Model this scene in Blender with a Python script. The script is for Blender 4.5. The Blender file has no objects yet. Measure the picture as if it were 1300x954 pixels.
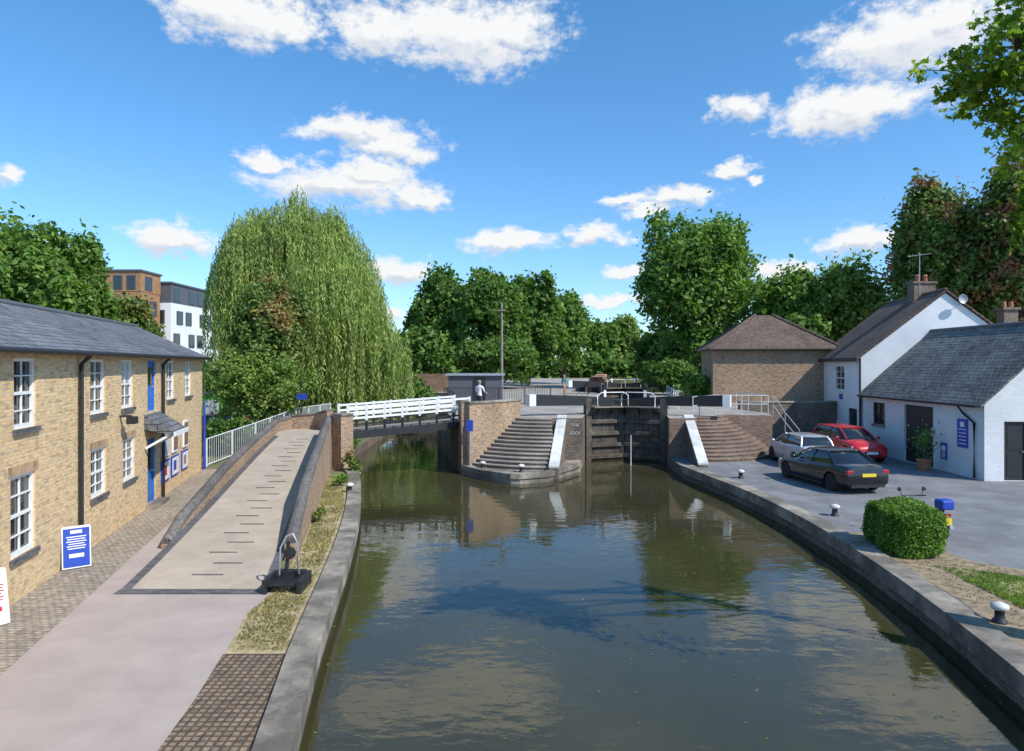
import bpy, math, random
import numpy as np
from mathutils import Vector, Matrix
R=math.radians; rnd=random.Random(7); rng=np.random.default_rng(5)
S=bpy.context.scene; C=S.collection
F=866.7; HC=4.5; HY=463; WZ=-.5
# ---------------------------------------------------------------- materials
def newmat(n):
    m=bpy.data.materials.new(n); m.use_nodes=True; nt=m.node_tree; return m,nt,nt.nodes['Principled BSDF']
def nd(nt,t,**k):
    n=nt.nodes.new(t)
    for a,b in k.items():
        if a in n.inputs.keys(): n.inputs[a].default_value=b
        else: setattr(n,a,b)
    return n
def L4(c,f=1): return (min(c[0]*f,1),min(c[1]*f,1),min(c[2]*f,1),1)
def ramp(nt,fac,stops):
    r=nt.nodes.new('ShaderNodeValToRGB'); e=r.color_ramp.elements
    e[0].position,e[0].color=stops[0]; e[1].position,e[1].color=stops[-1]
    for p,c in stops[1:-1]:
        x=e.new(p); x.color=c
    nt.links.new(fac,r.inputs[0]); return r.outputs[0]
def mixc(nt,a,b,fac,mode='MIX'):
    m=nt.nodes.new('ShaderNodeMix'); m.data_type='RGBA'; m.blend_type=mode
    for s,v in ((6,a),(7,b),(0,fac)):
        if hasattr(v,'is_linked'): nt.links.new(v,m.inputs[s])
        else: m.inputs[s].default_value=v
    return m.outputs[2]
def pos(nt,scale=1):
    g=nt.nodes.new('ShaderNodeNewGeometry'); return g.outputs['Position']
def noise(nt,vec,scale,detail=4,rough=.6):
    n=nd(nt,'ShaderNodeTexNoise'); n.inputs['Scale'].default_value=scale; n.inputs['Detail'].default_value=detail; n.inputs['Roughness'].default_value=rough
    nt.links.new(vec,n.inputs['Vector']); return n.outputs[0]
def bumpit(nt,p,h,st,dist=.02):
    b=nd(nt,'ShaderNodeBump'); b.inputs['Strength'].default_value=st; b.inputs['Distance'].default_value=dist
    nt.links.new(h,b.inputs['Height']); nt.links.new(b.outputs[0],p.inputs['Normal'])
def pm(n,c,rough=.7,var=.2,scale=2,metal=0,bump=.0,bscale=30,spec=.5,c2=None,stain=0):
    m,nt,p=newmat(n); P=pos(nt)
    a=noise(nt,P,scale); col=ramp(nt,a,[(.3,L4(c,1-var)),(.7,L4(c2 or c,1+var))])
    if stain:
        s=noise(nt,P,.6,6,.7); k=ramp(nt,s,[(.42,(1-stain,)*3+(1,)),(.62,(1,1,1,1))]); col=mixc(nt,col,k,1.0,'MULTIPLY')
    f=noise(nt,P,bscale*3,2); k=ramp(nt,f,[(.3,(1-var*.6,)*3+(1,)),(.7,(1,1,1,1))]); col=mixc(nt,col,k,1.0,'MULTIPLY')
    nt.links.new(col,p.inputs['Base Color']); p.inputs['Roughness'].default_value=rough; p.inputs['Metallic'].default_value=metal
    p.inputs['Specular IOR Level'].default_value=spec
    if bump: bumpit(nt,p,noise(nt,P,bscale,5,.7),bump)
    return m
def brickm(n,c1,c2,mo,w=.225,h=.075,ms=.012,bump=.5,rough=.85,stain=.25,offset=.5,sq=None,pv=(.45,.6)):
    m,nt,p=newmat(n); uv=nt.nodes.new('ShaderNodeUVMap').outputs[0]; P=pos(nt)
    b=nd(nt,'ShaderNodeTexBrick'); b.offset=offset
    for k,v in (('Color1',L4(c1)),('Color2',L4(c2)),('Mortar',L4(mo)),('Scale',1),('Mortar Size',ms),('Brick Width',w),('Row Height',h),('Mortar Smooth',.2),('Bias',0)): b.inputs[k].default_value=v
    nt.links.new(uv,b.inputs['Vector'])
    mp=nd(nt,'ShaderNodeMapping'); mp.inputs['Scale'].default_value=(1/w,1/h,1); nt.links.new(uv,mp.inputs[0])
    wn=nd(nt,'ShaderNodeTexNoise'); wn.inputs['Scale'].default_value=.9; wn.inputs['Detail'].default_value=1; nt.links.new(mp.outputs[0],wn.inputs['Vector'])
    k=ramp(nt,wn.outputs[0],[(.3,(pv[0],pv[0],pv[0]*1.05,1)),(pv[1],(1,1,1,1)),(.75,(1.0,.9,.78,1))]); col=mixc(nt,b.outputs[0],k,.8,'MULTIPLY')
    s=noise(nt,P,.5,6,.7); k=ramp(nt,s,[(.38,(1-stain,)*3+(1,)),(.62,(1,1,1,1))]); col=mixc(nt,col,k,1.0,'MULTIPLY')
    nt.links.new(col,p.inputs['Base Color']); p.inputs['Roughness'].default_value=rough
    inv=nd(nt,'ShaderNodeMath',operation='SUBTRACT'); inv.inputs[0].default_value=1; nt.links.new(b.outputs[1],inv.inputs[1])
    bumpit(nt,p,inv.outputs[0],bump,.01)
    return m
def leafm(n,c,c2,tr=.42,fall=None,ft=.5):
    m,nt,p=newmat(n); g=nt.nodes.new('ShaderNodeNewGeometry'); rpi=g.outputs['Random Per Island']
    st=[(0,L4(c,.65)),(.5,L4(c)),(.9,L4(c2)),(1,L4(c2,1.25))]
    col=ramp(nt,rpi,st); a=noise(nt,g.outputs['Position'],.45,3)
    if fall: k=ramp(nt,a,[(ft,(0,0,0,1)),(ft+.1,(1,1,1,1))]); col=mixc(nt,col,L4(fall),k)
    k=ramp(nt,noise(nt,g.outputs['Position'],.8,3),[(.35,(.68,.72,.68,1)),(.65,(1.1,1.1,1,1))]); col=mixc(nt,col,k,1.0,'MULTIPLY')
    nt.links.new(col,p.inputs['Base Color']); p.inputs['Roughness'].default_value=.5; p.inputs['Specular IOR Level'].default_value=.3
    t=nd(nt,'ShaderNodeBsdfTranslucent'); cc=mixc(nt,col,(1.0,1.15,.5,1),1.0,'MULTIPLY'); nt.links.new(cc,t.inputs[0])
    ms=nd(nt,'ShaderNodeMixShader'); ms.inputs[0].default_value=tr
    nt.links.new(p.outputs[0],ms.inputs[1]); nt.links.new(t.outputs[0],ms.inputs[2]); nt.links.new(ms.outputs[0],nt.nodes['Material Output'].inputs[0])
    return m
def glassm(n,c=(.02,.025,.03),rough=.05):
    m,nt,p=newmat(n); p.inputs['Base Color'].default_value=L4(c); p.inputs['Roughness'].default_value=rough; p.inputs['Specular IOR Level'].default_value=.9
    bumpit(nt,p,noise(nt,pos(nt),1.5,2),.15); return m
def paint(n,c,coat=.6,metal=0):
    m,nt,p=newmat(n); p.inputs['Base Color'].default_value=L4(c); p.inputs['Roughness'].default_value=.3; p.inputs['Coat Weight'].default_value=coat; p.inputs['Coat Roughness'].default_value=.05; p.inputs['Metallic'].default_value=metal; return m
M=dict(
 stock=brickm('stock_brick',(.86,.59,.28),(.70,.45,.20),(.60,.50,.38),pv=(.55,.52),stain=.10),
 redbrick=brickm('red_brick',(.38,.225,.15),(.29,.175,.12),(.34,.29,.24),stain=.35),
 darkbrick=brickm('dark_brick',(.28,.195,.14),(.20,.145,.11),(.26,.23,.19),stain=.45),
 brownbrick=brickm('brown_brick',(.54,.34,.19),(.42,.26,.15),(.40,.33,.26)),
 whitebrick=brickm('white_brick',(.78,.79,.80),(.72,.73,.74),(.68,.69,.7),stain=.12,pv=(.88,.5),bump=.6),
 render=pm('white_render',(.80,.81,.82),.8,.04,1.5,bump=.15,stain=.08),
 slate=brickm('slate_roof',(.23,.23,.245),(.155,.16,.175),(.05,.05,.055),w=.3,h=.22,ms=.016,bump=.9,rough=.65,pv=(.5,.5),stain=.35),
 oldslate=brickm('old_slate_roof',(.31,.30,.285),(.21,.205,.195),(.08,.08,.08),w=.28,h=.2,ms=.018,bump=.9,rough=.9,pv=(.45,.5),stain=.45),
 tiles=brickm('brown_tiles',(.26,.175,.13),(.18,.12,.09),(.06,.05,.04),w=.2,h=.16,ms=.02,bump=1,rough=.85,pv=(.55,.5),stain=.4),
 cobble=brickm('cobble',(.52,.44,.34),(.41,.34,.26),(.26,.22,.17),w=.15,h=.10,ms=.014,bump=.7),
 bluebrick=brickm('blue_brick',(.16,.155,.16),(.12,.115,.12),(.20,.19,.18),w=.22,h=.11,ms=.01,bump=.6,rough=.6),
 rampcope=brickm('ramp_coping_brick',(.22,.19,.17),(.15,.135,.125),(.28,.25,.22),w=.11,h=.3,ms=.01,bump=.7,rough=.75,stain=.4),
 grid=brickm('grid_brick',(.38,.27,.18),(.28,.20,.13),(.12,.09,.06),w=.11,h=.11,ms=.02,bump=1,offset=0),
 tow=pm('grey_pink_asphalt',(.43,.355,.315),.9,.06,1.2,bump=.4,bscale=60,stain=.07),
 gravel=pm('resin_gravel',(.48,.40,.31),.9,.10,2,bump=.5,bscale=70,stain=.12),
 asphalt=pm('asphalt',(.23,.23,.235),.9,.15,1,bump=.4,bscale=60,stain=.28),
 conc=pm('concrete',(.38,.33,.265),.85,.25,3.5,bump=.6,bscale=25,stain=.6),
 paving=pm('stone_paving',(.42,.38,.33),.85,.15,1.5,bump=.4,bscale=20,stain=.3),
 dirt=pm('leaf_litter',(.26,.18,.11),.95,.45,5,bump=1,bscale=40,c2=(.36,.28,.17)),
 drygrass=pm('dry_grass',(.34,.29,.13),.95,.35,4,bump=1,bscale=50,c2=(.48,.38,.22)),
 ground=pm('grassy_ground',(.12,.16,.055),.95,.35,.8,bump=1,bscale=20,c2=(.18,.17,.08)),
 white=pm('white_paint',(.80,.80,.78),.45,.05,3), dirtywhite=pm('weathered_white_paint',(.74,.73,.69),.6,.12,4,stain=.3),
 black=pm('black_paint',(.022,.022,.024),.5,.2,5), iron=pm('dark_iron',(.035,.036,.04),.5,.3,6,metal=.3),
 wood=pm('wet_dark_wood',(.17,.135,.105),.75,.45,3,bump=.5,bscale=15,stain=.5), brownwood=pm('brown_wood',(.22,.13,.08),.8,.3,3),
 pole=pm('pole_wood',(.26,.22,.18),.85,.2,4), blue=pm('blue_paint',(.02,.16,.52),.4,.1,3), signblue=pm('sign_blue',(.02,.06,.40),.4,.05,3),
 grey=pm('grey_metal',(.40,.42,.44),.45,.1,4,metal=.4), palegrey=pm('pale_grey_paint',(.58,.60,.61),.5,.1,4), darkgrey=pm('dark_grey_cladding',(.10,.105,.12),.6,.1,2),
 terracotta=pm('terracotta',(.40,.16,.08),.8,.15,4), bark=pm('bark',(.14,.105,.075),.95,.35,5,bump=1,bscale=12),
 glass=glassm('window_glass'), carglass=glassm('car_glass',(.012,.014,.016),.03), curtain=pm('pale_curtain',(.5,.5,.5),.8,.1,2),
 rubber=pm('tyre_rubber',(.02,.02,.02),.85,.1,5), rim=paint('alloy',(.5,.5,.52),.2,.7),
 red=paint('red_car_paint',(.52,.012,.02)), blk=paint('black_car_paint',(.008,.008,.01)), silver=paint('silver_car_paint',(.50,.52,.54),.5,.4),
 yellow=pm('yellow_plate',(.75,.55,.03),.5,.03,2), taillight=paint('tail_light',(.35,.01,.01)), lamp=paint('lamp_glass',(.75,.78,.8)),
 skin=pm('skin',(.55,.33,.24),.6,.05,3), hair=pm('grey_hair',(.25,.22,.2),.8,.1,9), shirt=pm('white_shirt',(.78,.78,.80),.8,.05,4),
 teal=pm('teal_cloth',(.03,.20,.22),.8,.1,4), trousers=pm('dark_trousers',(.05,.05,.07),.85,.1,4), tan=pm('tan_cloth',(.4,.25,.14),.85,.1,4),
 orange=pm('orange_brown_panel',(.40,.21,.10),.6,.2,2), green=pm('green_panel',(.10,.35,.05),.6,.1,2), redpanel=pm('red_panel',(.5,.03,.03),.5,.1,2),
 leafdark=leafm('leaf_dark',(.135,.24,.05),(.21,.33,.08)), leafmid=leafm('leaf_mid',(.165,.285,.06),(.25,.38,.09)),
 leaflight=leafm('leaf_light',(.23,.33,.07),(.34,.42,.12)), leafwillow=leafm('leaf_willow',(.34,.43,.13),(.52,.57,.21),.45),
 leafrust=leafm('leaf_rust',(.15,.24,.055),(.23,.30,.08),.35,fall=(.48,.20,.13),ft=.53), leafrowan=leafm('leaf_rowan',(.17,.26,.06),(.26,.32,.10),.35,fall=(.40,.26,.11),ft=.53),
 leafhedge=leafm('leaf_hedge',(.15,.28,.045),(.27,.42,.08)), leafmaple=leafm('leaf_maple',(.20,.32,.04),(.43,.50,.08),.55), leafdry=leafm('leaf_dry',(.30,.26,.10),(.45,.38,.18),.3),
)
def waterm(n,c):
    m,nt,p=newmat(n); P=pos(nt)
    col=ramp(nt,noise(nt,P,.15,4),[(.35,L4(c,.8)),(.65,L4(c,1.25))]); nt.links.new(col,p.inputs['Base Color'])
    p.inputs['Roughness'].default_value=.03; p.inputs['IOR'].default_value=1.333; p.inputs['Specular IOR Level'].default_value=.85
    mp=nd(nt,'ShaderNodeMapping'); mp.inputs['Scale'].default_value=(1.0,1.5,1); nt.links.new(P,mp.inputs[0])
    a=noise(nt,mp.outputs[0],.9,2,.5); b=noise(nt,mp.outputs[0],4,2,.5); k=noise(nt,P,.14,2)
    ad=nd(nt,'ShaderNodeMath',operation='MULTIPLY_ADD'); nt.links.new(b,ad.inputs[0]); ad.inputs[1].default_value=.22; nt.links.new(a,ad.inputs[2])
    kk=nd(nt,'ShaderNodeMapRange'); nt.links.new(k,kk.inputs[0]); kk.inputs[1].default_value=.35; kk.inputs[2].default_value=.65; kk.inputs[3].default_value=.3
    mu=nd(nt,'ShaderNodeMath',operation='MULTIPLY'); nt.links.new(ad.outputs[0],mu.inputs[0]); nt.links.new(kk.outputs[0],mu.inputs[1])
    bumpit(nt,p,mu.outputs[0],1.0,.019); return m
M['water']=waterm('canal_water',(.048,.044,.019))
# ---------------------------------------------------------------- mesh builder
class MB:
    def __init__(s): s.v=[];s.f=[];s.m=[];s.mi=0
    def face(s,pts):
        i=len(s.v); s.v+=[tuple(p) for p in pts]; s.f.append(tuple(range(i,i+len(pts)))); s.m.append(s.mi); return s
    def idx(s,vs,fs):
        i=len(s.v); s.v+=[tuple(p) for p in vs]
        for f in fs: s.f.append(tuple(i+k for k in f)); s.m.append(s.mi)
        return s
    def hexa(s,a): return s.idx(a,[(0,3,2,1),(4,5,6,7),(0,1,5,4),(1,2,6,5),(2,3,7,6),(3,0,4,7)])
    def box(s,x0,x1,y0,y1,z0,z1): return s.hexa([(x0,y0,z0),(x1,y0,z0),(x1,y1,z0),(x0,y1,z0),(x0,y0,z1),(x1,y0,z1),(x1,y1,z1),(x0,y1,z1)])
    def obox(s,o,t,n,a0,a1,b0,b1,z0,z1):
        o=Vector(o);t=Vector((t[0],t[1],0));n=Vector((n[0],n[1],0))
        q=lambda a,b,z:o+t*a+n*b+Vector((0,0,z))
        P=[q(a0,b0,z0),q(a1,b0,z0),q(a1,b1,z0),q(a0,b1,z0),q(a0,b0,z1),q(a1,b0,z1),q(a1,b1,z1),q(a0,b1,z1)]
        if t.cross(n).z<0: P=[P[i] for i in (3,2,1,0,7,6,5,4)]
        return s.hexa(P)
    def bar(s,a,b,w,h):
        a=Vector(a);b=Vector(b);d=(b-a).normalized(); sd=Vector((-d.y,d.x,0)); sd=sd.normalized() if sd.length>1e-4 else Vector((1,0,0)); up=sd.cross(d)*-1
        sd=sd*w/2; up=up*h/2
        return s.hexa([a-sd-up,a+sd-up,a+sd+up,a-sd+up,b-sd-up,b+sd-up,b+sd+up,b-sd+up])
    def loft(s,rings,cap=True,closed=True):
        n=len(rings[0]); vs=[p for r in rings for p in r]; fs=[]
        for i in range(len(rings)-1):
            for j in range(n if closed else n-1): a=i*n+j; b=i*n+(j+1)%n; fs.append((a,b,b+n,a+n))
        if cap: fs.append(tuple(range(n-1,-1,-1))); fs.append(tuple((len(rings)-1)*n+j for j in range(n)))
        return s.idx(vs,fs)
    def tube(s,pts,r,n=8,cap=True):
        pts=[Vector(p) for p in pts]; rings=[]
        for i,p in enumerate(pts):
            d=(pts[min(i+1,len(pts)-1)]-pts[max(i-1,0)]).normalized(); u=d.cross(Vector((0,0,1)))
            u=u.normalized() if u.length>.05 else Vector((1,0,0)); v=d.cross(u); rr=r[i] if isinstance(r,(list,tuple)) else r
            rings.append([p+(u*math.cos(t)+v*math.sin(t))*rr for t in [2*math.pi*k/n for k in range(n)]])
        return s.loft(rings,cap)
    def lathe(s,c,prof,n=16,axis='z'):
        c=Vector(c); rings=[]
        for r,z in prof:
            ring=[]
            for k in range(n):
                t=2*math.pi*k/n; a,b=math.cos(t)*r,math.sin(t)*r
                ring.append(c+(Vector((a,b,z)) if axis=='z' else Vector((b,z,a)) if axis=='y' else Vector((z,a,b))))
            rings.append(ring)
        return s.loft(rings)
    def prism(s,pts,z0,z1,ms=0,mt=0):
        n=len(pts); A=sum(pts[i][0]*pts[(i+1)%n][1]-pts[(i+1)%n][0]*pts[i][1] for i in range(n))
        if A<0: pts=pts[::-1]
        s.mi=ms
        for i in range(n):
            a=pts[i];b=pts[(i+1)%n]; s.face([(a[0],a[1],z0),(b[0],b[1],z0),(b[0],b[1],z1),(a[0],a[1],z1)])
        s.mi=mt; s.face([(p[0],p[1],z1) for p in pts]); s.mi=0; return s
    def sheet(s,pts,z):
        n=len(pts); A=sum(pts[i][0]*pts[(i+1)%n][1]-pts[(i+1)%n][0]*pts[i][1] for i in range(n))
        if A<0: pts=pts[::-1]
        return s.face([(p[0],p[1],z) for p in pts])
    def build(s,name,mats,parent=None,smooth=None,bevel=0,label=None):
        org=ORG.get(parent.name,Vector((0,0,0))) if parent else Vector((0,0,0))
        me=bpy.data.meshes.new(name); loc=Vector((0,0,0))
        if not parent and s.v:
            a=np.array([tuple(p) for p in s.v]); mn=a.min(0); mx=a.max(0); org=Vector(((mn[0]+mx[0])/2,(mn[1]+mx[1])/2,mn[2])); loc=org
        me.from_pydata([(p[0]-org[0],p[1]-org[1],p[2]-org[2]) for p in s.v],[],s.f)
        if not isinstance(mats,(list,tuple)): mats=[mats]
        for m in mats: me.materials.append(m)
        me.polygons.foreach_set('material_index',s.m); uvl=me.uv_layers.new(name='UVMap'); uv=[0.0]*(2*len(me.loops))
        for p in me.polygons:
            n=p.normal
            if abs(n.z)>.98: t=Vector((1,0,0))
            else: t=Vector((-n.y,n.x,0)).normalized()
            b=n.cross(t)
            for li in p.loop_indices:
                co=me.vertices[me.loops[li].vertex_index].co+org; uv[2*li]=co.dot(t); uv[2*li+1]=co.dot(b)
        uvl.data.foreach_set('uv',uv)
        if smooth:
            me.polygons.foreach_set('use_smooth',[True]*len(me.polygons)); me.set_sharp_from_angle(angle=R(smooth))
        o=bpy.data.objects.new(name,me); C.objects.link(o); o.location=loc
        if parent: o.parent=parent; ORG[o.name]=org
        if bevel:
            b=o.modifiers.new('bevel','BEVEL'); b.width=bevel; b.segments=2; b.limit_method='ANGLE'
        if label: o['label']=label
        return o
ORG={}
def tag(o,label,cat,group=None,kind=None):
    if label: o['label']=label
    if cat: o['category']=cat
    if group: o['group']=group
    if kind: o['kind']=kind
    return o
def thing(name,label,cat,loc=(0,0,0),group=None,local=False):
    o=bpy.data.objects.new(name,None); C.objects.link(o); o.location=loc; ORG[o.name]=Vector((0,0,0)) if local else Vector(loc)
    return tag(o,label,cat,group)
def struct(mb,name,mats,label,cat='ground'):
    return tag(mb.build(name,mats),label,cat,kind='structure')
def copy_tree(o,parent=None):
    c=o.copy(); C.objects.link(c)
    if parent: c.parent=parent
    for ch in list(o.children): copy_tree(ch,c)
    return c
# ---------------------------------------------------------------- setting: ground, banks, water
EL=[(-1.6,-20),(-2.1,5),(-2.9,9.5),(-3.2,11.3),(-4.0,16.8),(-4.85,21.5),(-6.1,27.0),(-6.9,29.4),(-8.3,32.5),(-8.8,45),(-8.8,62)]
ER=[(5.4,-20),(6.6,6),(7.4,9.9),(7.72,11.66),(8.0,13.5),(8.25,15.76),(8.42,18.24),(8.46,20.95),(8.3,24),(7.86,27.2),(7.5,30),(7.6,33)]
struct(MB().prism(EL+[(-8.8,600),(-600,600),(-600,-60),(-1.6,-60)],-2,0,0,1),'ground_left_bank',[M['darkbrick'],M['ground']],'low grassy ground of the left bank')
struct(MB().prism(ER+[(9.2,42),(600,42),(600,-60),(5.4,-60)],-2,0,0,1),'yard',[M['darkbrick'],M['asphalt']],'grey asphalt yard on the right bank')
lk=lambda Y,o=0:3.4+.16*(Y-33)-o
rk=lambda Y,o=0:7.6+.16*(Y-33)+o
struct(MB().prism([(-2.0,30.9),(.3,33.55),(1.9,33.0),(2.7,33.0),(3.4,33.0),(lk(62),62),(lk(66,3),66),(lk(600,3),600),(-600,600),(-600,130),(-30,85),(-8.8,64),(-5.0,62),(-4.6,42),(-3.5,37),(-2.9,33)],-2,1.9,0,1),'island_ground',[M['darkbrick'],M['paving']],'raised paved ground of the lock island between side channel and lock')
struct(MB().prism([(7.6,33),(8.95,33.0),(9.15,34.1),(10.1,34.4),(10.68,35.34),(13.3,34.86),(13.6,36.5),(13.0,40),(20.6,40.5),(21,46),(600,46),(600,600),(rk(600,3),600),(rk(66,3),66),(rk(62),62)],-2,1.9,0,1),'lockside_ground',[M['redbrick'],M['paving']],'raised paved ground on the right side of the lock')
struct(MB().box(lk(130,12),rk(130,60),128,590,.5,1.98),'far_bank',[M['ground']],'green bank where the upper canal bends out of sight')
AP=[(-2.25,31.1),(-1.3,29.6),(-.05,28.55),(.35,28.5),(1.5,29.0),(3.2,31.9)]
struct(MB().prism(AP+[(3.35,33.05),(1.9,35),(-1,33.5)],-2,-.12),'island_apron',[M['conc']],'pale stone apron at the foot of the island steps')
struct(MB().sheet([(-14,-40),(14,-40),(14,63),(-14,63)],WZ),'canal_water',[M['water']],'dark green brown canal water below the lock','water')
struct(MB().sheet([(lk(37)-.3,36.8),(rk(37)+.3,36.8),(rk(62)+.3,62),(rk(66,3.5),66),(rk(300,3.5),300),(lk(300,3.5),300),(lk(66,3.5),66),(lk(62)-.3,62)],1.3),'upper_canal_water',[M['water']],'upper canal water beyond the lock','water')
struct(MB().box(-8.75,-4.95,60.4,61.4,-1.9,.6),'weir',[M['darkbrick']],'dark brick weir closing the side channel','weir')
def strip(pts,w,z,side=1):
    out=[]
    for i,p in enumerate(pts):
        a=Vector(pts[max(i-1,0)][:2]);b=Vector(pts[min(i+1,len(pts)-1)][:2]);d=(b-a).normalized(); n=Vector((-d.y,d.x))*side; out.append((p[0]+n.x*w,p[1]+n.y*w))
    return out
def band(pts,w,z0,z1,side=1,o=0):
    a=strip(pts,o,0,side);b=strip(pts,o+w,0,side); mb=MB()
    mb.loft([[(a[i][0],a[i][1],z0),(b[i][0],b[i][1],z0),(b[i][0],b[i][1],z1),(a[i][0],a[i][1],z1)] for i in range(len(a))]); return mb
def smoothp(p,k=5):
    out=[]
    for i in range(len(p)-1):
        a=Vector(p[max(i-1,0)]);b=Vector(p[i]);c=Vector(p[i+1]);d=Vector(p[min(i+2,len(p)-1)])
        for j in range(k):
            t=j/k; out.append(tuple(.5*((2*b)+(c-a)*t+(2*a-5*b+4*c-d)*t*t+(3*b-a-3*c+d)*t**3)))
    return out+[p[-1]]
struct(band(smoothp(EL[1:8]),.46,-.25,.08,1,-.08),'left_coping',[M['conc']],'worn stone coping along the left canal edge','kerb')
struct(band(smoothp(ER[1:11]),.52,-.25,.08,-1,-.08),'right_coping',[M['conc']],'curved worn stone coping along the right canal edge','kerb')
struct(band(AP,.36,-.28,-.07,1,-.06),'apron_kerb',[M['conc']],'angular kerb round the point of the island','kerb')
fx=lambda Y:-9.23-.242*(Y-12.3)
struct(MB().sheet([(fx(0),0),(fx(31),31),(-12.6,31),(-10.6,24),(-8.55,17),(-7.9,14.2),(-7.8,13.5),(-4.7,13.5),(-4.8,12.4),(-4.45,10.6),(-4.25,9.2),(-3.8,5),(-3.4,0)],.004),'towpath',[M['tow']],'pink grey asphalt towpath','path')
struct(MB().sheet([(fx(0),0),(fx(29.5),29.5),(fx(29.5)+1.2,29.5),(fx(15)+1.25,15),(fx(0)+1.25,0)],.008),'cobble_strip',[M['cobble']],'strip of small cobbles along the foot of the long brick house','path')
struct(MB().sheet([(-3.2,10.6),(-4.46,10.6),(-4.8,12.4),(-4.7,13.5),(-5.1,16.2),(-5.9,20),(-7.4,27),(-6.6,27),(-5.2,21.5),(-4.4,16.8),(-3.6,11.3)],.008),'dry_verge',[M['drygrass']],'dry grass verge beside the left coping','verge')
struct(MB().sheet([(-3.2,10.58),(-4.48,10.58),(-4.26,9.2),(-3.8,5),(-2.5,5)],.008),'grid_paving',[M['grid']],'patch of brown grid bricks on the left bank','paving')
struct(MB().sheet([(6.9,6),(7.9,10),(8.55,13),(8.8,16),(9.0,18.3),(10.2,17.9),(10.5,15.6),(12.2,14.0),(20,12.4),(20,5)],.006),'litter_verge',[M['dirt']],'brown verge of dry leaves on the right bank','verge')
struct(MB().sheet([(9.6,12.6),(10.9,12.9),(11.2,13.9),(10.2,14.7),(9.5,14.0)],.010),'grass_patch',[M['drygrass']],'patch of rough grass on the right bank','verge')
def quads(name,P,T,U,mat,parent=None):
    P=np.asarray(P);n=len(P); v=np.empty((n,4,3)); v[:,0]=P-T; v[:,1]=P-U; v[:,2]=P+T; v[:,3]=P+U
    me=bpy.data.meshes.new(name); me.vertices.add(4*n); me.vertices.foreach_set('co',v.reshape(-1)); me.loops.add(4*n); me.loops.foreach_set('vertex_index',np.arange(4*n,dtype=np.int32))
    me.polygons.add(n); me.polygons.foreach_set('loop_start',np.arange(0,4*n,4,dtype=np.int32)); me.polygons.foreach_set('loop_total',np.full(n,4,dtype=np.int32)); me.materials.append(mat); me.update(); me.validate()
    o=bpy.data.objects.new(name,me); C.objects.link(o)
    if parent: o.parent=parent
    return o
def grass(name,label,poly,n,h,mat):
    xs=[p[0] for p in poly]; ys=[p[1] for p in poly]; out=[]
    while len(out)<n:
        x=rnd.uniform(min(xs),max(xs)); y=rnd.uniform(min(ys),max(ys)); c=False
        if math.sin(x*3.1+y*1.7)+math.sin(y*4.3-x*2.2)+rnd.gauss(0,.6)<-.3: 
            if rnd.random()<.8: continue
        for i in range(len(poly)):
            a=poly[i];b=poly[i-1]
            if (a[1]>y)!=(b[1]>y) and x<(b[0]-a[0])*(y-a[1])/(b[1]-a[1])+a[0]: c=not c
        if c: out.append((x,y,h*.5))
    P=np.array(out); a=rng.uniform(0,6.3,n); T=np.stack([np.cos(a),np.sin(a),a*0],1)*.015; U=np.stack([rng.normal(0,.4,n),rng.normal(0,.4,n),np.ones(n)],1)*h*.5*rng.uniform(.5,1.2,(n,1))
    tag(quads(name,P,T,U,mat),label,'grass',kind='stuff')
grass('verge_grass','dry grass growing along the left canal coping',[(-3.6,10.7),(-4.4,10.7),(-4.75,12.4),(-4.7,13.5),(-5.0,16.2),(-5.8,20),(-7.3,27),(-6.7,27),(-5.3,21.5),(-4.5,16.8)],7000,.05,M['leafdry'])
grass('bank_grass','rough green grass on the right bank near the hedge',[(9.4,12.5),(10.9,12.9),(11.3,13.9),(10.2,14.8),(9.4,15.2)],4500,.06,M['leaflight'])
grass('fallen_leaves','fallen leaves scattered over the right verge',[(8.2,7),(8.8,13),(9.2,16),(10.6,15.2),(15,12),(15,6)],4500,.03,M['dirt'])
n=340; P=np.stack([rng.uniform(-4,8,n),rng.uniform(8,30,n),np.full(n,WZ+.008)],1); a=rng.uniform(0,6.3,n); T=np.stack([np.cos(a),np.sin(a),a*0],1)*.03
tag(quads('floating_leaves',P,T,np.stack([-T[:,1]*.6,T[:,0]*.6,T[:,2]],1),M['leaflight']),'small leaves floating on the canal','leaves',kind='stuff')
# ---------------------------------------------------------------- ramp, walls
NS=20; RT=1.4
def rz(t): return RT*(t*t*(3-2*t)*.35+t*.65)
rc=lambda t:(Vector((-6.3,13.6)).lerp(Vector((-9.2,29.6)),t),1.5-.4*t)
mb=MB()
for i in range(NS):
    a,ha=rc(i/NS); b,hb=rc((i+1)/NS); za,zb=rz(i/NS)+.012,rz((i+1)/NS)+.012
    mb.face([(a.x-ha,a.y,za),(a.x+ha,a.y,za),(b.x+hb,b.y,zb),(b.x-hb,b.y,zb)])
    for s in (-1,1):
        xs=sorted([a.x+s*ha,a.x+s*(ha-.2)]); xb=sorted([b.x+s*hb,b.x+s*(hb-.2)])
        mb.mi=1; mb.face([(xs[0],a.y,za+.004),(xs[1],a.y,za+.004),(xb[1],b.y,zb+.004),(xb[0],b.y,zb+.004)]); mb.mi=0
mb.mi=1; mb.face([(-7.8,13.35,.016),(-4.8,13.35,.016),(-4.83,13.6,.03),(-7.8,13.6,.03)])
rampo=struct(mb,'ramp_path',[M['gravel'],M['bluebrick']],'pale gravel ramp climbing to the footbridge','ramp')
ORG[rampo.name]=Vector(rampo.location)
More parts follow.
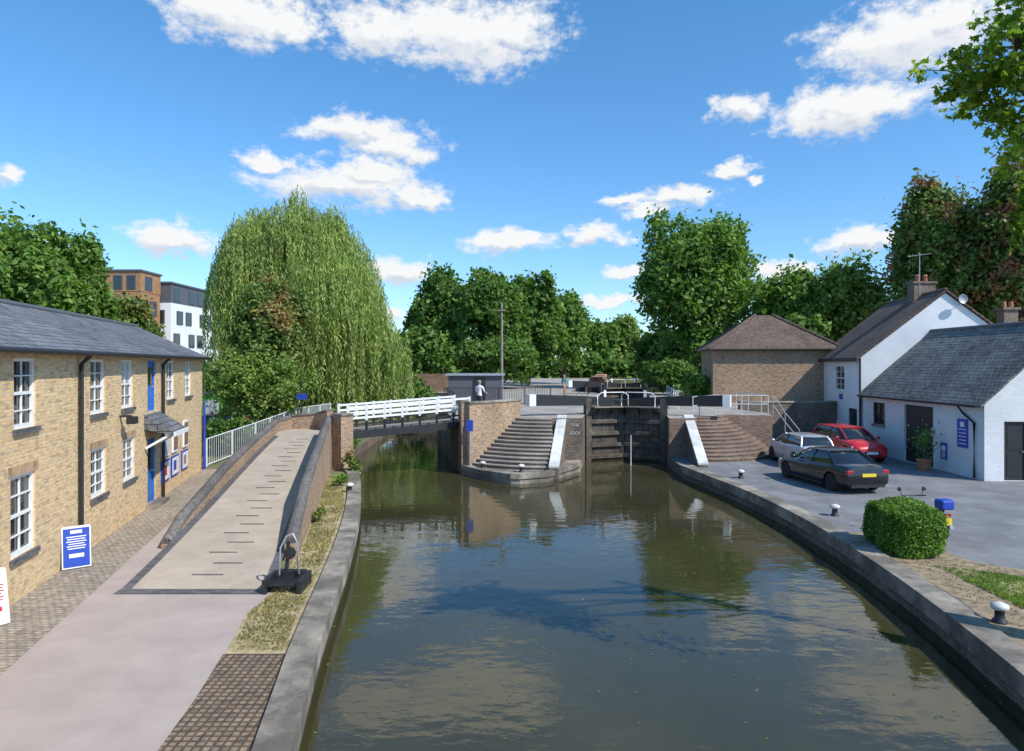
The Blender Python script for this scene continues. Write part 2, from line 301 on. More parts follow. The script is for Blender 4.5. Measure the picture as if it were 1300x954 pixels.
for i in range(22):
    t=.05+i*.0425; a,h=rc(t); z=rz(t)+.028; x0,x1=(-.02,.42) if i%2 else (-.20,.24)
    MB().box(a.x+x0*h,a.x+x1*h,a.y-.02,a.y+.02,z-.02,z).build('grip_strip',M['bluebrick'],rampo)
struct(MB().prism([(-10.6,29.5),(-8.0,29.3),(-7.1,29.45),(-8.3,31.5),(-9,33),(-10.9,33)],0,RT,0,1),'ramp_landing',[M['darkbrick'],M['gravel']],'landing at the head of the ramp by the footbridge','path')
mb=MB(); mb.face([(-13.4,29.4,.012),(-11.0,29.4,.012),(-10.95,36.5,.9),(-12.0,36.5,.9)]); mb.face([(-12,36.5,.9),(-8.85,36.5,.9),(-8.85,45,.9),(-12,45,.9)]); mb.face([(-11,33.05,.9),(-8.85,33.05,.9),(-8.85,36.5,.9),(-10.95,36.5,.9)]); mb.face([(-13.4,29.4,.012),(-12,36.5,.9),(-12,45,.9),(-15,45,.0)]); mb.face([(-8.85,33.05,0),(-8.85,45,0),(-8.85,45,.9),(-8.85,33.05,.9)])
struct(mb,'garden_bank',[M['ground']],'grassy bank rising beside the ramp landing')
U1=lambda z:Vector((0,0,z))
def slopewall(name,label,pts,th,zb,m,mc,rr=.17,round_=True,cat='wall'):
    t=thing(name,label,cat,(pts[0][0],pts[0][1],zb)); P2=[(p[0],p[1]) for p in pts]; a=strip(P2,-th/2,0); b=strip(P2,th/2,0)
    MB().loft([[(a[i][0],a[i][1],zb),(b[i][0],b[i][1],zb),(b[i][0],b[i][1],pts[i][2]),(a[i][0],a[i][1],pts[i][2])] for i in range(len(pts))]).build('wall_body',m,t)
    if round_: MB().tube([(p[0],p[1],p[2]+.02) for p in pts],rr,12).build('coping',mc,t,smooth=50)
    else:
        a=strip(P2,-th/2-.05,0); b=strip(P2,th/2+.05,0)
        MB().loft([[(a[i][0],a[i][1],pts[i][2]),(b[i][0],b[i][1],pts[i][2]),(b[i][0],b[i][1],pts[i][2]+.1),(a[i][0],a[i][1],pts[i][2]+.1)] for i in range(len(pts))]).build('coping',mc,t,bevel=.02)
    return t
lp=[]; rp=[]
for i in range(13):
    t=.19+.81*i/12; a,h=rc(t); lp.append((a.x-h-.14,a.y,rz(t)+.12+.3*min(1,i/5)))
    t=.13+.87*i/12; a,h=rc(t); rp.append((a.x+h+.15,a.y,rz(t)+.25+.44*min(1,i/3)))
lp[0]=(lp[0][0],lp[0][1],.12)
lp+= [(-10.9,31.5,1.85),(-10.7,33.0,1.9)]
rp+= [(-7.35,29.75,2.27)]
slopewall('ramp_wall','low brick wall with dark round coping on the house side of the ramp',lp,.26,-.02,M['brownbrick'],M['rampcope'],.145)
slopewall('ramp_wall','tall brick retaining wall with dark round coping between ramp and canal',rp,.28,-.02,M['brownbrick'],M['rampcope'],.155)
slopewall('landing_wall','short brick wall across the head of the ramp',[(-10.6,33.0,2.0),(-9.3,32.9,2.1),(-8.5,31.9,2.3)],.3,-.02,M['brownbrick'],M['conc'],round_=False)
slopewall('channel_wall','brick pier at the canal end of the footbridge ramp',[(-7.5,29.2,2.3),(-7.1,29.7,2.3)],.6,-1,M['brownbrick'],M['conc'],round_=False)
# ---------------------------------------------------------------- footbridge
A=Vector((-7.15,29.75,1.55)); B=Vector((-2.0,32.2,1.85)); d=(B-A); dn=Vector((d.x,d.y,0)).normalized(); pn=Vector((-dn.y,dn.x,0))
br=thing('footbridge','white railed wooden footbridge over the side channel','footbridge',(A.x,A.y,1.2))
MB().hexa([A-U1(.12),B-U1(.12),B+pn*2-U1(.12),A+pn*2-U1(.12),A,B,B+pn*2,A+pn*2]).build('deck',M['pole'],br)
for k in (0,2):
    o=pn*k
    MB().bar(A+o-pn*.06+U1(-.14),B+o-pn*.06+U1(-.14),.16,.32).build('girder',M['black'],br)
    for h in (.58,.82,1.06): MB().bar(A+o+U1(h),B+o+U1(h),.06,.09).build('rail',M['white'],br)
    MB().bar(A+o+U1(.3),B+o+U1(.3),.05,.07).build('rail',M['black'],br)
    for i in range(8):
        p=A.lerp(B,i/7)+o; MB().bar(p+U1(-.3),p+U1(.45),.1,.1).build('post_foot',M['black'],br); MB().bar(p+U1(.45),p+U1(1.14),.1,.1).build('post',M['white'],br)
        if k==0 and i<7:
            q=p+d/14; MB().bar(p-pn*.1+U1(-.3),q-pn*.1+U1(0.1),.05,.06).build('brace',M['black'],br)
slopewall('parapet_wall','brick parapet from the footbridge to the top of the island steps',[(-2.05,31.0,2.7),(.3,33.75,2.7)],.32,-.6,M['brownbrick'],M['conc'],round_=False)
slopewall('parapet_wall','short brick parapet where the footbridge meets the island',[(-2.4,32.3,2.75),(-2.15,31.1,2.75)],.3,-1,M['brownbrick'],M['conc'],round_=False)
def steps(name,label,c,rb,rt,n,a0,a1,zb,zt,mr,mt,seg=14):
    mb=MB(); cs=lambda r,a,z:(c[0]+r*math.cos(a),c[1]+r*math.sin(a),z); hh=(zt-zb)/n; dr=(rb-rt)/n
    for i in range(n):
        r0=rb-dr*i; r1=r0-dr; z0=zb+hh*i; z1=z0+hh
        for k in range(seg):
            u=R(a0+(a1-a0)*k/seg); v=R(a0+(a1-a0)*(k+1)/seg)
            mb.mi=0; mb.face([cs(r0,u,z0),cs(r0,v,z0),cs(r0,v,z1-.05),cs(r0,u,z1-.05)])
            mb.mi=1; mb.face([cs(r0+.03,u,z1-.05),cs(r0+.03,v,z1-.05),cs(r0+.03,v,z1),cs(r0+.03,u,z1)])
            mb.face([cs(r0+.03,u,z1),cs(r0+.03,v,z1),cs(r1,v,z1),cs(r1,u,z1)])
        mb.mi=0
        for aa in (a0,a1): u=R(aa); mb.face([cs(r0,u,zb-.5),cs(r1,u,zb-.5),cs(r1,u,z1),cs(r0,u,z1)])
    return tag(mb.build(name,[mr,mt]),label,'steps')
steps('brick_steps','weathered curved steps with stone treads rising on the lock island',(1.9,35.6),5.85,2.6,13,230,270,-.12,1.9,M['darkbrick'],M['paving'])
steps('brick_steps','curved red brick steps on the right side of the lock',(9.2,35.6),4.2,1.5,12,-94,-10,.0,1.9,M['darkbrick'],M['redbrick'],24)
def wingslope(label,a,b):
    t=thing('sloping_wall',label,'wall',(a[0],a[1],0)); a=Vector(a);b=Vector(b)
    d=(b-a);d.z=0;d.normalize();s=Vector((-d.y,d.x,0))*.2
    MB().hexa([a-s+U1(-a.z-.6),a+s+U1(-a.z-.6),b+s+U1(-b.z-.6),b-s+U1(-b.z-.6),a-s,a+s,b+s,b-s]).build('wall_body',M['darkbrick'],t)
    s*=1.15; u=U1(.1); MB().hexa([a-s,a+s,b+s,b-s,a-s+u,a+s+u,b+s+u,b-s+u]).build('coping',M['dirtywhite'],t,bevel=.02)
wingslope('white topped sloping wall between the island steps and the lock mouth',(1.80,29.5,.0),(2.45,33.4,1.95))
wingslope('white topped sloping wall at the left of the red brick steps',(8.35,29.8,.1),(8.65,33.5,1.95))
def text(s,size,m,loc,rot,parent,name='lettering'):
    c=bpy.data.curves.new(name,'FONT'); c.body=s; c.size=size; c.extrude=.006; c.align_x='CENTER'
    o=bpy.data.objects.new(name,c); C.objects.link(o); dg=bpy.context.evaluated_depsgraph_get(); me=bpy.data.meshes.new_from_object(o.evaluated_get(dg)); bpy.data.objects.remove(o)
    me.materials.clear(); me.materials.append(m); q=bpy.data.objects.new(name,me); C.objects.link(q); q.parent=parent; q.location=loc; q.rotation_euler=rot; return q
t=thing('lock_lettering','small white painted lettering on the dark wall beside the lock gates','lettering',(3.05,32.99,1.0))
text('THE',.2,M['dirtywhite'],(0,-.005,.5),(R(90),0,0),t); text('LOCK',.2,M['dirtywhite'],(0,-.005,.12),(R(90),0,0),t)
# ---------------------------------------------------------------- lock gates
def gate(label,h,ang,flip,z=0):
    t=thing('lock_gate',label,'lock gate',(0,0,0),local=True); W=2.28; f=flip
    X=lambda a,b:sorted((a*f,b*f))
    b=MB()
    for k in range(9): b.box(*X(.02+k*.25,.255+k*.25),-.03-.004*(k%2),.05,-1.2,2.15)
    b.build('planking',M['wood'],t)
    for zz in (-.4,.2,.8,1.42,2.05): MB().box(*X(.05,W),-.18,-.03,zz,zz+.2).build('cross_beam',M['wood'],t,bevel=.02)
    MB().box(*X(-.18,.12),-.18,.16,-1.2,2.75).build('heel_post',M['wood'],t); MB().box(*X(W-.2,W+.0),-.17,.15,-1.2,2.35).build('mitre_post',M['wood'],t)
    MB().box(*X(.12,W-.2),-.55,-.185,2.26,2.32).build('walkway',M['pole'],t)
    for x in (.4,1.2,1.9): MB().bar((x*f,-.5,2.24),(x*f,-.19,1.9),.06,.06).build('bracket',M['iron'],t)
    MB().loft([[(x*f,-w,zz-h2),(x*f,w,zz-h2),(x*f,w,zz+h2),(x*f,-w,zz+h2)] for x,w,zz,h2 in ((W,.13,2.52,.14),(-.2,.17,2.62,.24),(-3.0,.22,2.70,.28))]).build('balance_beam',M['black'],t)
    MB().box(*X(-3.35,-3.0),-.225,.225,2.41,2.99).build('beam_end',M['white'],t)
    MB().tube([(.3*f,-.5,2.3),(.3*f,-.5,2.9),(.55*f,-.5,3.05),((W-.45)*f,-.5,3.05),((W-.2)*f,-.5,2.9),((W-.2)*f,-.5,2.3)],.026).build('handrail',M['white'],t,smooth=60)
    MB().tube([(.3*f,-.5,2.65),((W-.2)*f,-.5,2.65)],.018).build('handrail',M['black'],t,smooth=60)
    b=MB(); b.box(*X(.85,1.05),-.05,.1,2.6,3.3); b.lathe((.95*f,.03,3.3),[(.02,0),(.12,0),(.12,.12),(.02,.2)],10); b.build('paddle_gear',M['black'],t); MB().box(*X(.88,1.02),-.09,-.051,2.8,3.15).build('gear_rack',M['white'],t)
    t.location=(h[0],h[1],z); t.rotation_euler.z=R(ang); return t
gate('left leaf of the near lock gates, with black balance beam over the island',(lk(35.5)+.15,35.5),20,1)
gate('right leaf of the near lock gates, with black balance beam over the right lockside',(rk(35.2)-.15,35.2),-27,-1)
gate('left leaf of the far upper lock gates',(lk(61)+.15,61),20,1,.1)
gate('right leaf of the far upper lock gates',(rk(60.7)-.15,60.7),-27,-1,.1)
# ---------------------------------------------------------------- railings
def railing(name,label,pts,h,rails,sp,m,r=.025,bal=0,cat='railing',post=None):
    t=thing(name,label,cat,pts[0]); V=[Vector(p) for p in pts]
    for k in range(len(V)-1):
        a,b=V[k],V[k+1]; n=max(1,round((b-a).length/sp))
        for i in range(n+(k==len(V)-2)):
            p=a.lerp(b,i/n); MB().tube([p,p+U1(h+.03)],(post or r*1.2),8).build('post',m,t,smooth=60)
        if bal:
            q=MB(); nn=int((b-a).length/bal)
            for i in range(nn): p=a.lerp(b,(i+.5)/nn); q.bar(p+U1(.1),p+U1(h),.022,.022)
            q.build('balusters',m,t)
    for rr in rails: MB().tube([v+U1(h*rr) for v in V],r,8).build('rail',m,t,smooth=60)
    return t
railing('metal_railing','long pale grey picket railing beside the ramp, beyond the long brick house',[(-13.3,29.7,0),(-12.4,33,.42),(-11.5,36.4,.9),(-10.9,41,.9)],1.25,(1,.1),1.4,M['palegrey'],.03,.14,post=.045)
railing('handrail','grey handrails round the top of the red brick steps',[(8.9,33.6,1.9),(9.5,34.6,1.9),(10.6,35.6,1.9),(13.2,35.2,1.9),(13.4,36.7,1.9),(12.9,39.3,1.9)],1.0,(1,.55),1.1,M['palegrey'],.02)
railing('handrail','straight handrail sloping down from the lockside to the parked cars',[(13.6,35.6,1.9),(14.2,35.5,1.0),(14.9,35.4,.1)],1.0,(1,.5),.9,M['grey'],.025)
railing('handrail','far white handrail along the right side of the lock chamber',[(9.6,39.5,1.9),(11.8,52,1.9)],1.0,(1,.5),2,M['white'],.022)
railing('iron_railing','black railing along the side channel on the island behind the footbridge',[(-2.9,34.4,1.9),(-3.3,38,1.9),(-4.3,43.5,1.9)],1.1,(1,.5,.1),1.6,M['black'],.025)
railing('iron_railing','black railing across the island in front of the dark hut',[(-4.2,44,1.9),(2.5,44,1.9)],1.1,(1,.1),1.8,M['black'],.025,.15)
railing('iron_railing','far black railing beside the upper lock gates',[(lk(58,1),58,1.9),(lk(66,1),66,1.9)],1.1,(1,.5),2,M['black'],.03)
# ---------------------------------------------------------------- house helpers
def wallholes(mb,o,t,n,Ln,z0,z1,holes,depth=.12,ms=0):
    o=Vector((o[0],o[1],0));t=Vector((t[0],t[1],0));n=Vector((n[0],n[1],0)); mb.mi=ms
    ss=sorted({0,Ln,*[h[0] for h in holes],*[h[1] for h in holes]}); zs=sorted({z0,z1,*[h[2] for h in holes],*[h[3] for h in holes]})
    q=lambda s,z,dd=0:o+t*s+U1(z)-n*dd; fl=t.cross(U1(1)).dot(n)<0
    def fc(p): mb.face(p[::-1] if fl else p)
    for i in range(len(ss)-1):
        for j in range(len(zs)-1):
            cs,cz=(ss[i]+ss[i+1])/2,(zs[j]+zs[j+1])/2
            if any(h[0]<cs<h[1] and h[2]<cz<h[3] for h in holes): continue
            fc([q(ss[i],zs[j]),q(ss[i+1],zs[j]),q(ss[i+1],zs[j+1]),q(ss[i],zs[j+1])])
    for a,b,c,d in holes:
        fc([q(a,c),q(a,d),q(a,d,depth),q(a,c,depth)]); fc([q(b,d),q(b,c),q(b,c,depth),q(b,d,depth)])
        fc([q(a,d),q(b,d),q(b,d,depth),q(a,d,depth)]); fc([q(b,c),q(a,c),q(a,c,depth),q(b,c,depth)])
def window(par,o,t,n,h,nx=2,nz=2,fm=None,depth=.1,sill=True,sm=None,fw=.06,lintel=None,blind=False):
    fm=fm or M['white']; a,b,c,d=h; mb=MB(); Bx=lambda s0,s1,za,zb,d0=-depth,d1=-depth+.06:mb.obox(o,t,n,s0,s1,d0,d1,za,zb)
    Bx(a,a+fw,c,d);Bx(b-fw,b,c,d);Bx(a+fw,b-fw,d-fw,d);Bx(a+fw,b-fw,c,c+fw*1.3)
    for i in range(1,nx): s=a+(b-a)*i/nx; Bx(s-.012,s+.012,c+fw*1.3,d-fw,-depth+.005,-depth+.04)
    for j in range(1,nz):
        z=c+(d-c)*j/nz; w=.03 if j*2==nz else .012; Bx(a+fw,b-fw,z-w,z+w,-depth+.008,-depth+.05)
    w=mb.build('window',fm,par)
    MB().obox(o,t,n,a,b,-depth-.03,-depth-.004,c,d).build('pane',M['glass'],w)
    if blind: MB().obox(o,t,n,a+fw,b-fw,-depth-.0035,-depth-.001,c+(d-c)*.55,d-fw).build('curtain',M['curtain'],w)
    if sill: MB().obox(o,t,n,a-.06,b+.06,-depth,.07,c-.1,c-.002).build('sill',sm or M['bluebrick'],w)
    if lintel: MB().obox(o,t,n,a-.1,b+.1,-.02,.008,d+.002,d+.2).build('lintel',lintel,w)
    return w
archm=brickm('arch_brick',(.66,.38,.19),(.54,.30,.14),(.5,.42,.32),w=.075,h=.24,offset=0)
hd=Vector((-.235,.972,0)).normalized(); hn=Vector((hd.y,-hd.x,0))
O=Vector((fx(4),4,0)); sY=lambda Y:(Y-4)/hd.y; ln=sY(29.5)
bh=thing('brick_house','long two storey yellow brick house with slate roof and white sash windows','house',(O.x,O.y,0))
ups=[(13.28,.95),(17.15,1.05),(19.45,1.05),(24.2,1.05),(26.85,1.05),(9.5,1),(6.5,1)]; H=[]
for Y,w in ups: s=sY(Y); H.append((s-w/2,s+w/2,3.27,4.62))
low=[(13.2,1.05),(17.2,1.1),(19.6,1.1),(9.5,1)]; Lw=[]
for Y,w in low: s=sY(Y); Lw.append((s-w/2,s+w/2,.85 if Y<14 else 1.2,2.38))
ds=sY(21.9); D1=(ds-.5,ds+.5,3.0,4.62); D0=(ds-.5,ds+.5,.05,2.15)
mb=MB(); wallholes(mb,O,hd,hn,ln,-.02,4.85,H+Lw+[D1,D0],.14)
b=O-hn*5.2; e=O+hd*ln; eb=e-hn*5.2; rdg=e-hn*2.6
mb.face([e,eb,eb+U1(4.85),rdg+U1(6.02),e+U1(4.85)]); mb.face([b,O,O+U1(4.85),b+U1(4.85)]); mb.face([eb,b,b+U1(4.85),eb+U1(4.85)])
mb.build('wall',M['stock'],bh)
def gable_roof(par,o,t,n,ln,dep,ze,zr,m,ov=.25,th=.1,ev=.2):
    mb=MB(); sl=(zr-ze)/(dep/2)
    for s in (1,-1):
        f=(o if s==1 else o-n*dep)+n*s*ev; f=Vector((f.x,f.y,ze-sl*ev)); r=o-n*dep/2; r=Vector((r.x,r.y,zr))
        a=[f-t*ov,f+t*(ln+ov),r+t*(ln+ov),r-t*ov]; a=a if s==1 else [a[1],a[0],a[3],a[2]]
        mb.hexa(a+[p+U1(th) for p in a])
    rf=mb.build('roof',m,par)
    r=o-n*dep/2; MB().tube([(r.x-t.x*ov,r.y-t.y*ov,zr+th),(r.x+t.x*(ln+ov),r.y+t.y*(ln+ov),zr+th)],.09,8).build('ridge_tiles',M['darkgrey'] if m is not M['tiles'] else m,rf,smooth=60)
    return rf
gable_roof(bh,O,hd,hn,ln,5.2,4.86,6.05,M['slate'],.15,.06,.28)
MB().tube([O+hn*.3+U1(4.76),e+hn*.3+U1(4.76)],.06,8).build('gutter',M['black'],bh,smooth=60)
for h in H: window(bh,O,hd,hn,h,2,4,blind=rnd.random()<.6)
for h in Lw: window(bh,O,hd,hn,h,2,4,lintel=archm)
def door(par,o,t,n,h,m,pane=True,name='door',depth=.1):
    a,b,c,d=h; w=MB().obox(o,t,n,a+.07,b-.07,-depth-.04,-depth,c,d-.07).build(name,m,par)
    q=MB()
    for (s0,s1,za,zb) in ((a,a+.07,c,d),(b-.07,b,c,d),(a+.07,b-.07,d-.07,d)): q.obox(o,t,n,s0,s1,-depth-.05,-depth+.04,za,zb)
    q.build('door_frame',m,w)
    for z0,z1 in ((c+.15,c+(d-c)*.45),(c+(d-c)*.52,d-.2)):
        q=MB(); q.obox(o,t,n,a+.18,b-.18,-depth,-depth+.015,z0,z1); q.build('panel',M['glass'] if (pane and z0>c+.5) else m,w)
    MB().obox(o,t,n,b-.17,b-.14,-depth,-depth+.06,c+(d-c)*.47,c+(d-c)*.5).build('handle',M['grey'],w); return w
door(bh,O,hd,hn,D1,M['blue']); door(bh,O,hd,hn,D0,M['blue'])
MB().obox(O,hd,hn,ds-.75,ds+.75,0,.35,.0,.1).build('door_step',M['conc'],bh)
cq=MB(); s0,s1=ds-.9,ds+.9; q=lambda s,dd,z:O+hd*s+hn*dd+U1(z)
cq.hexa([q(s0,0,2.5),q(s0,.8,2.3),q(s1,.8,2.3),q(s1,0,2.5),q(s0,0,2.95),q(s0,.85,2.38),q(s1,.85,2.38),q(s1,0,2.95)]); cp=cq.build('porch_canopy',M['slate'],bh)
MB().obox(O,hd,hn,s0-.03,s1+.03,.85,.9,2.26,2.4).build('fascia',M['white'],cp)
for s in (s0+.1,s1-.1): MB().bar(q(s,.02,1.9),q(s,.7,2.3),.07,.07).build('bracket',M['white'],cp)
for Y in (15.85,22.95): MB().tube([q(sY(Y),.08,.05),q(sY(Y),.08,4.5),q(sY(Y),.28,4.72)],.05,8).build('drainpipe',M['black'],bh,smooth=60)
l=MB().obox(O,hd,hn,sY(18.75),sY(18.85),0,.3,3.05,3.1).build('wall_lamp',M['black'],bh); MB().obox(O,hd,hn,sY(18.65),sY(18.95),.2,.42,2.86,3.06).build('lamp_shade',M['black'],l)
lab=['notice board right of the blue door, upper left of the row','notice board right of the blue door, upper middle of the row','upper notice board farthest from the blue door']
for i,Y in enumerate((23.5,24.7,26.3)):
    n=thing('notice_board','white framed '+lab[i],'notice board',q(sY(Y),.0,1.5))
    MB().obox(O,hd,hn,sY(Y)-.36,sY(Y)+.36,.005,.06,1.35,2.35).build('frame',M['white'],n); MB().obox(O,hd,hn,sY(Y)-.3,sY(Y)+.3,.06,.065,1.42,2.28).build('poster',M['brownwood'] if i else M['curtain'],n)
for i,Y in enumerate((23.4,24.7,26.2)):
    n=thing('display_panel',['white and red display panel low on the brick wall nearest the blue door','middle of the three low display panels on the brick wall','low display panel farthest from the blue door'][i],'panel',q(sY(Y),.0,.5))
    MB().obox(O,hd,hn,sY(Y)-.5,sY(Y)+.5,.005,.05,.5,1.22).build('frame',M['signblue'],n); MB().obox(O,hd,hn,sY(Y)-.45,sY(Y)+.45,.05,.055,.56,1.16).build('poster',M['white'],n)
    MB().obox(O,hd,hn,sY(Y)-.3,sY(Y)+.1,.055,.058,.7,1.05).build('picture',[M['redpanel'],M['signblue'],M['orange']][i],n)
def aboard(label,x,y,rot,mf,mp,w=.55,h=.9):
    t=thing('sandwich_board',label,'sign',(x,y,0),local=True)
    for s in (1,-1):
        k=MB(); k.hexa([(-w/2,s*.2,0.02),(w/2,s*.2,0.02),(w/2,s*.17,0.02),(-w/2,s*.17,.02),(-w/2,s*.05,h),(w/2,s*.05,h),(w/2,s*.02,h),(-w/2,s*.02,h)]); k.build('frame',mf,t,bevel=.008)
        f=lambda u,z,o=.004:(u,s*(.2-.15*(z-.02)/(h-.02))+s*o,z)
        MB().face([f(-w/2+.025,.05),f(w/2-.025,.05),f(w/2-.025,h-.03),f(-w/2+.025,h-.03)][::s]).build('panel',mp,t)
        for z0,z1,ww in ((.76,.83,.22),(.68,.70,.38),(.63,.65,.34),(.58,.60,.38),(.53,.55,.30),(.48,.50,.36),(.43,.45,.32),(.25,.33,.28)):
            MB().face([f(-ww/2,z0,.008),f(ww/2,z0,.008),f(ww/2,z1,.008),f(-ww/2,z1,.008)][::s]).build('print_line',M['white'] if mp is not M['white'] else M['redpanel'],t)
    t.location=(x,y,.01); t.rotation_euler.z=R(rot)
aboard('white framed blue sandwich board standing on the cobbles by the brick house',-9.68,15.15,38,M['white'],M['signblue'])
aboard('white and red sandwich board at the left edge beside the brick house',-8.98,11.7,62,M['white'],M['white'],.5,.95)
# ---------------------------------------------------------------- white house + outbuilding
wd=Vector((.172,.985,0)).normalized(); wn=Vector((-wd.y,wd.x,0)); W0=Vector((18.4,36,0)); wl=8.3
wh=thing('white_house','white rendered house with brown tiled roof and brick chimney','house',W0)
wy=lambda px:(12.1/((px-650)/F-.175)-36)/wd.y
holes=[(wy(1072),wy(1060),3.0,4.45),(wy(1063),wy(1050),1.2,2.3),(wy(1088),wy(1077),.1,2.1)]
mb=MB(); wallholes(mb,W0,wd,wn,wl,-.02,4.9,holes,.14); dep=8.14
c0=W0; c1=W0-wn*dep; c2=c1+wd*wl; c3=W0+wd*wl; U=U1(4.9); ap=U1(8.2)
mb.face([c0,c0+U,c0-wn*dep/2+ap,c1+U,c1]); mb.face([c3,c2,c2+U,c3-wn*dep/2+ap,c3+U]); mb.face([c1,c1+U,c2+U,c2]); mb.build('wall',M['render'],wh)
gable_roof(wh,W0,wd,wn,wl,dep,4.95,8.27,M['tiles'],.12,.12,.25)
window(wh,W0,wd,wn,holes[0],2,4,sm=M['white']); window(wh,W0,wd,wn,holes[1],2,2,sm=M['white']); door(wh,W0,wd,wn,holes[2],M['black'])
def chimney(p,sx,z0,z1,par,pots,m):
    c=MB().box(p[0]-sx,p[0]+sx,p[1]-.35,p[1]+.35,z0,z1).build('chimney',m,par); MB().box(p[0]-sx-.07,p[0]+sx+.07,p[1]-.42,p[1]+.42,z1,z1+.12).build('chimney_cap',m,c)
    for i in range(pots): x=p[0]+(i-(pots-1)/2)*.42; MB().lathe((x,p[1],z1+.12),[(.13,0),(.11,.3),(.14,.33),(.1,.4)],10).build('chimney_pot',M['terracotta'],c,smooth=50)
rc_=W0-wn*dep/2+wd*3.0; chimney((rc_.x,rc_.y),.6,7.6,9.0,wh,2,M['darkbrick'])
mb=MB(); a0=Vector((rc_.x-.3,rc_.y-.36,8.3)); mb.tube([a0,a0+U1(2.4)],.025,6); mb.tube([a0+Vector((-.6,0,2.2)),a0+Vector((.6,0,2.35))],.018,6)
for i in range(8): p=a0+Vector((-.55+i*.15,0,2.2+i*.02)); mb.tube([p+Vector((0,-.25,0)),p+Vector((0,.25,0))],.01,5)
mb.build('television_aerial',M['grey'],wh)
p=W0-wn*4.7+Vector((0,-.1,7.55)); d_=MB().lathe((p.x,p.y-.25,p.z+.3),[(.01,.08),(.16,.05),(.24,0),(.23,-.01),(.15,.03),(.01,.06)],14,'y'); d_.tube([(p.x,p.y-.2,p.z+.3),(p.x,p.y+.1,p.z)],.02,6); d_.build('satellite_dish',M['grey'],wh,smooth=60)
MB().tube([W0+wn*.06-wd*.05+U1(.05),W0+wn*.06-wd*.05+U1(4.8)],.05,8).build('drainpipe',M['black'],wh,smooth=60)
MB().tube([W0+wn*.3+U1(4.72),c3+wn*.3+U1(4.72)],.06,8).build('gutter',M['black'],wh,smooth=60)
MB().obox(W0,wd,wn,wy(1070),wy(1066),.005,.03,2.5,2.8).build('house_plaque',M['signblue'],wh)
G0=Vector((18.2,26.3,0)); G1=Vector((18.36,35.7,0)); gd=(G1-G0).normalized(); gn=Vector((-gd.y,gd.x,0)); gl=(G1-G0).length; gdp=6.8
ob=thing('outbuilding','low white painted brick outbuilding with grey slate roof','building',G0)
gy=lambda px:(G0.x/((px-650)/F)-26.3)
gh=[(gy(1183),gy(1145),.02,2.65),(gy(1120),gy(1105),1.5,2.6)]
mb=MB(); wallholes(mb,G0,gd,gn,gl,-.02,3.0,gh,.15)
eh=[(.75,1.65,.02,2.3)]; wallholes(mb,G0,-gn,-gd,gdp,-.02,3.0,eh,.12)
g1=G0-gn*gdp; mb.mi=0; mb.face([G0+U1(3),G0-gn*gdp/2+U1(6.1),g1+U1(3)][::-1]); g2=g1+gd*gl; mb.face([g1,g2,g2+U1(3),g1+U1(3)])
mb.build('wall',M['whitebrick'],ob); gable_roof(ob,G0,gd,gn,gl,gdp,3.02,6.15,M['oldslate'],.12,.09,.2)
a,b,c,d=gh[0]
for s0,s1 in ((a,(a+b)/2-.01),((a+b)/2+.01,b)):
    w=MB()
    for k in range(7): u=s0+(s1-s0)*k/7; w.obox(G0,gd,gn,u+.006,s0+(s1-s0)*(k+1)/7,-.14,-.10,c,d)
    w.build('garage_door',M['black'],ob)
window(ob,G0,gd,gn,gh[1],2,2,fm=M['black'],sm=M['conc'])
door(ob,G0,-gn,-gd,eh[0],M['black'],pane=False)
MB().tube([G0+gn*.28+U1(2.88),G1+gn*.28+U1(2.88)],.055,8).build('gutter',M['black'],ob,smooth=60)
q2=lambda s,dd,z:G0+gd*s+gn*dd+U1(z)
MB().tube([q2(1.2,.28,2.85),q2(1.2,.07,2.55),q2(.5,.07,2.2),q2(.5,.07,.05)],.045,8).build('drainpipe',M['black'],ob,smooth=60)
def poster(label,s0,s1,z0,z1,m,m2):
    n=thing('wall_sign',label,'sign',q2(s0,0,z0)); MB().obox(G0,gd,gn,s0,s1,.005,.04,z0,z1).build('board',m,n)
    MB().obox(G0,gd,gn,(s0+s1)/2-.12,(s0+s1)/2+.12,.04,.044,z1-.32,z1-.12).build('emblem',m2,n)
    for k in range(5): zz=z1-.3-(z1-z0-.35)*(.15+.18*k); MB().obox(G0,gd,gn,s0+.08,s1-.08-.05*(k%2),.04,.044,zz-.015,zz+.015).build('print_line',m2,n)
poster('tall blue sign on the white outbuilding near its corner',.95,1.6,1.15,2.3,M['signblue'],M['white'])
poster('small dark blue sign low on the white outbuilding',2.3,2.7,.5,1.2,M['signblue'],M['white'])
n=thing('wall_sign','small square white notice beside the black garage doors','sign',q2(3,0,1)); MB().obox(G0,gd,gn,3.1,3.4,.005,.03,1.4,1.75).build('board',M['curtain'],n); MB().obox(G0,gd,gn,3.15,3.35,.03,.034,1.5,1.65).build('print_block',M['black'],n)
t=thing('brick_chimney','distant brick chimney stack rising behind the white house','chimney',(28.3,39,0)); MB().box(27.9,28.7,38.7,39.3,0,7.6).build('stack',M['darkbrick'],t); MB().box(27.8,28.8,38.6,39.4,7.6,7.75).build('cap',M['darkbrick'],t)
for k in (-.2,.2): MB().lathe((28.3+k,39,7.75),[(.13,0),(.1,.35),(.05,.36)],10).build('pot',M['terracotta'],t)
K0=Vector((12.95,44,0)); kt=Vector((.987,-.16,0)); kn=Vector((-.16,-.987,0)); kw,kd=7.5,6.5
bb=thing('brick_house','brown brick house with hipped tiled roof beside the lock','house',K0+U1(1))
mb=MB(); wallholes(mb,K0,kt,kn,kw,.5,5.55,[],.12); wallholes(mb,K0-kn*kd,kn,-kt,kd,.5,5.55,[(2.2,2.8,4.2,5.1)],.12)
k1=K0+kt*kw; k2=k1-kn*kd; k3=K0-kn*kd; Z=lambda p,z:Vector((p.x,p.y,z))
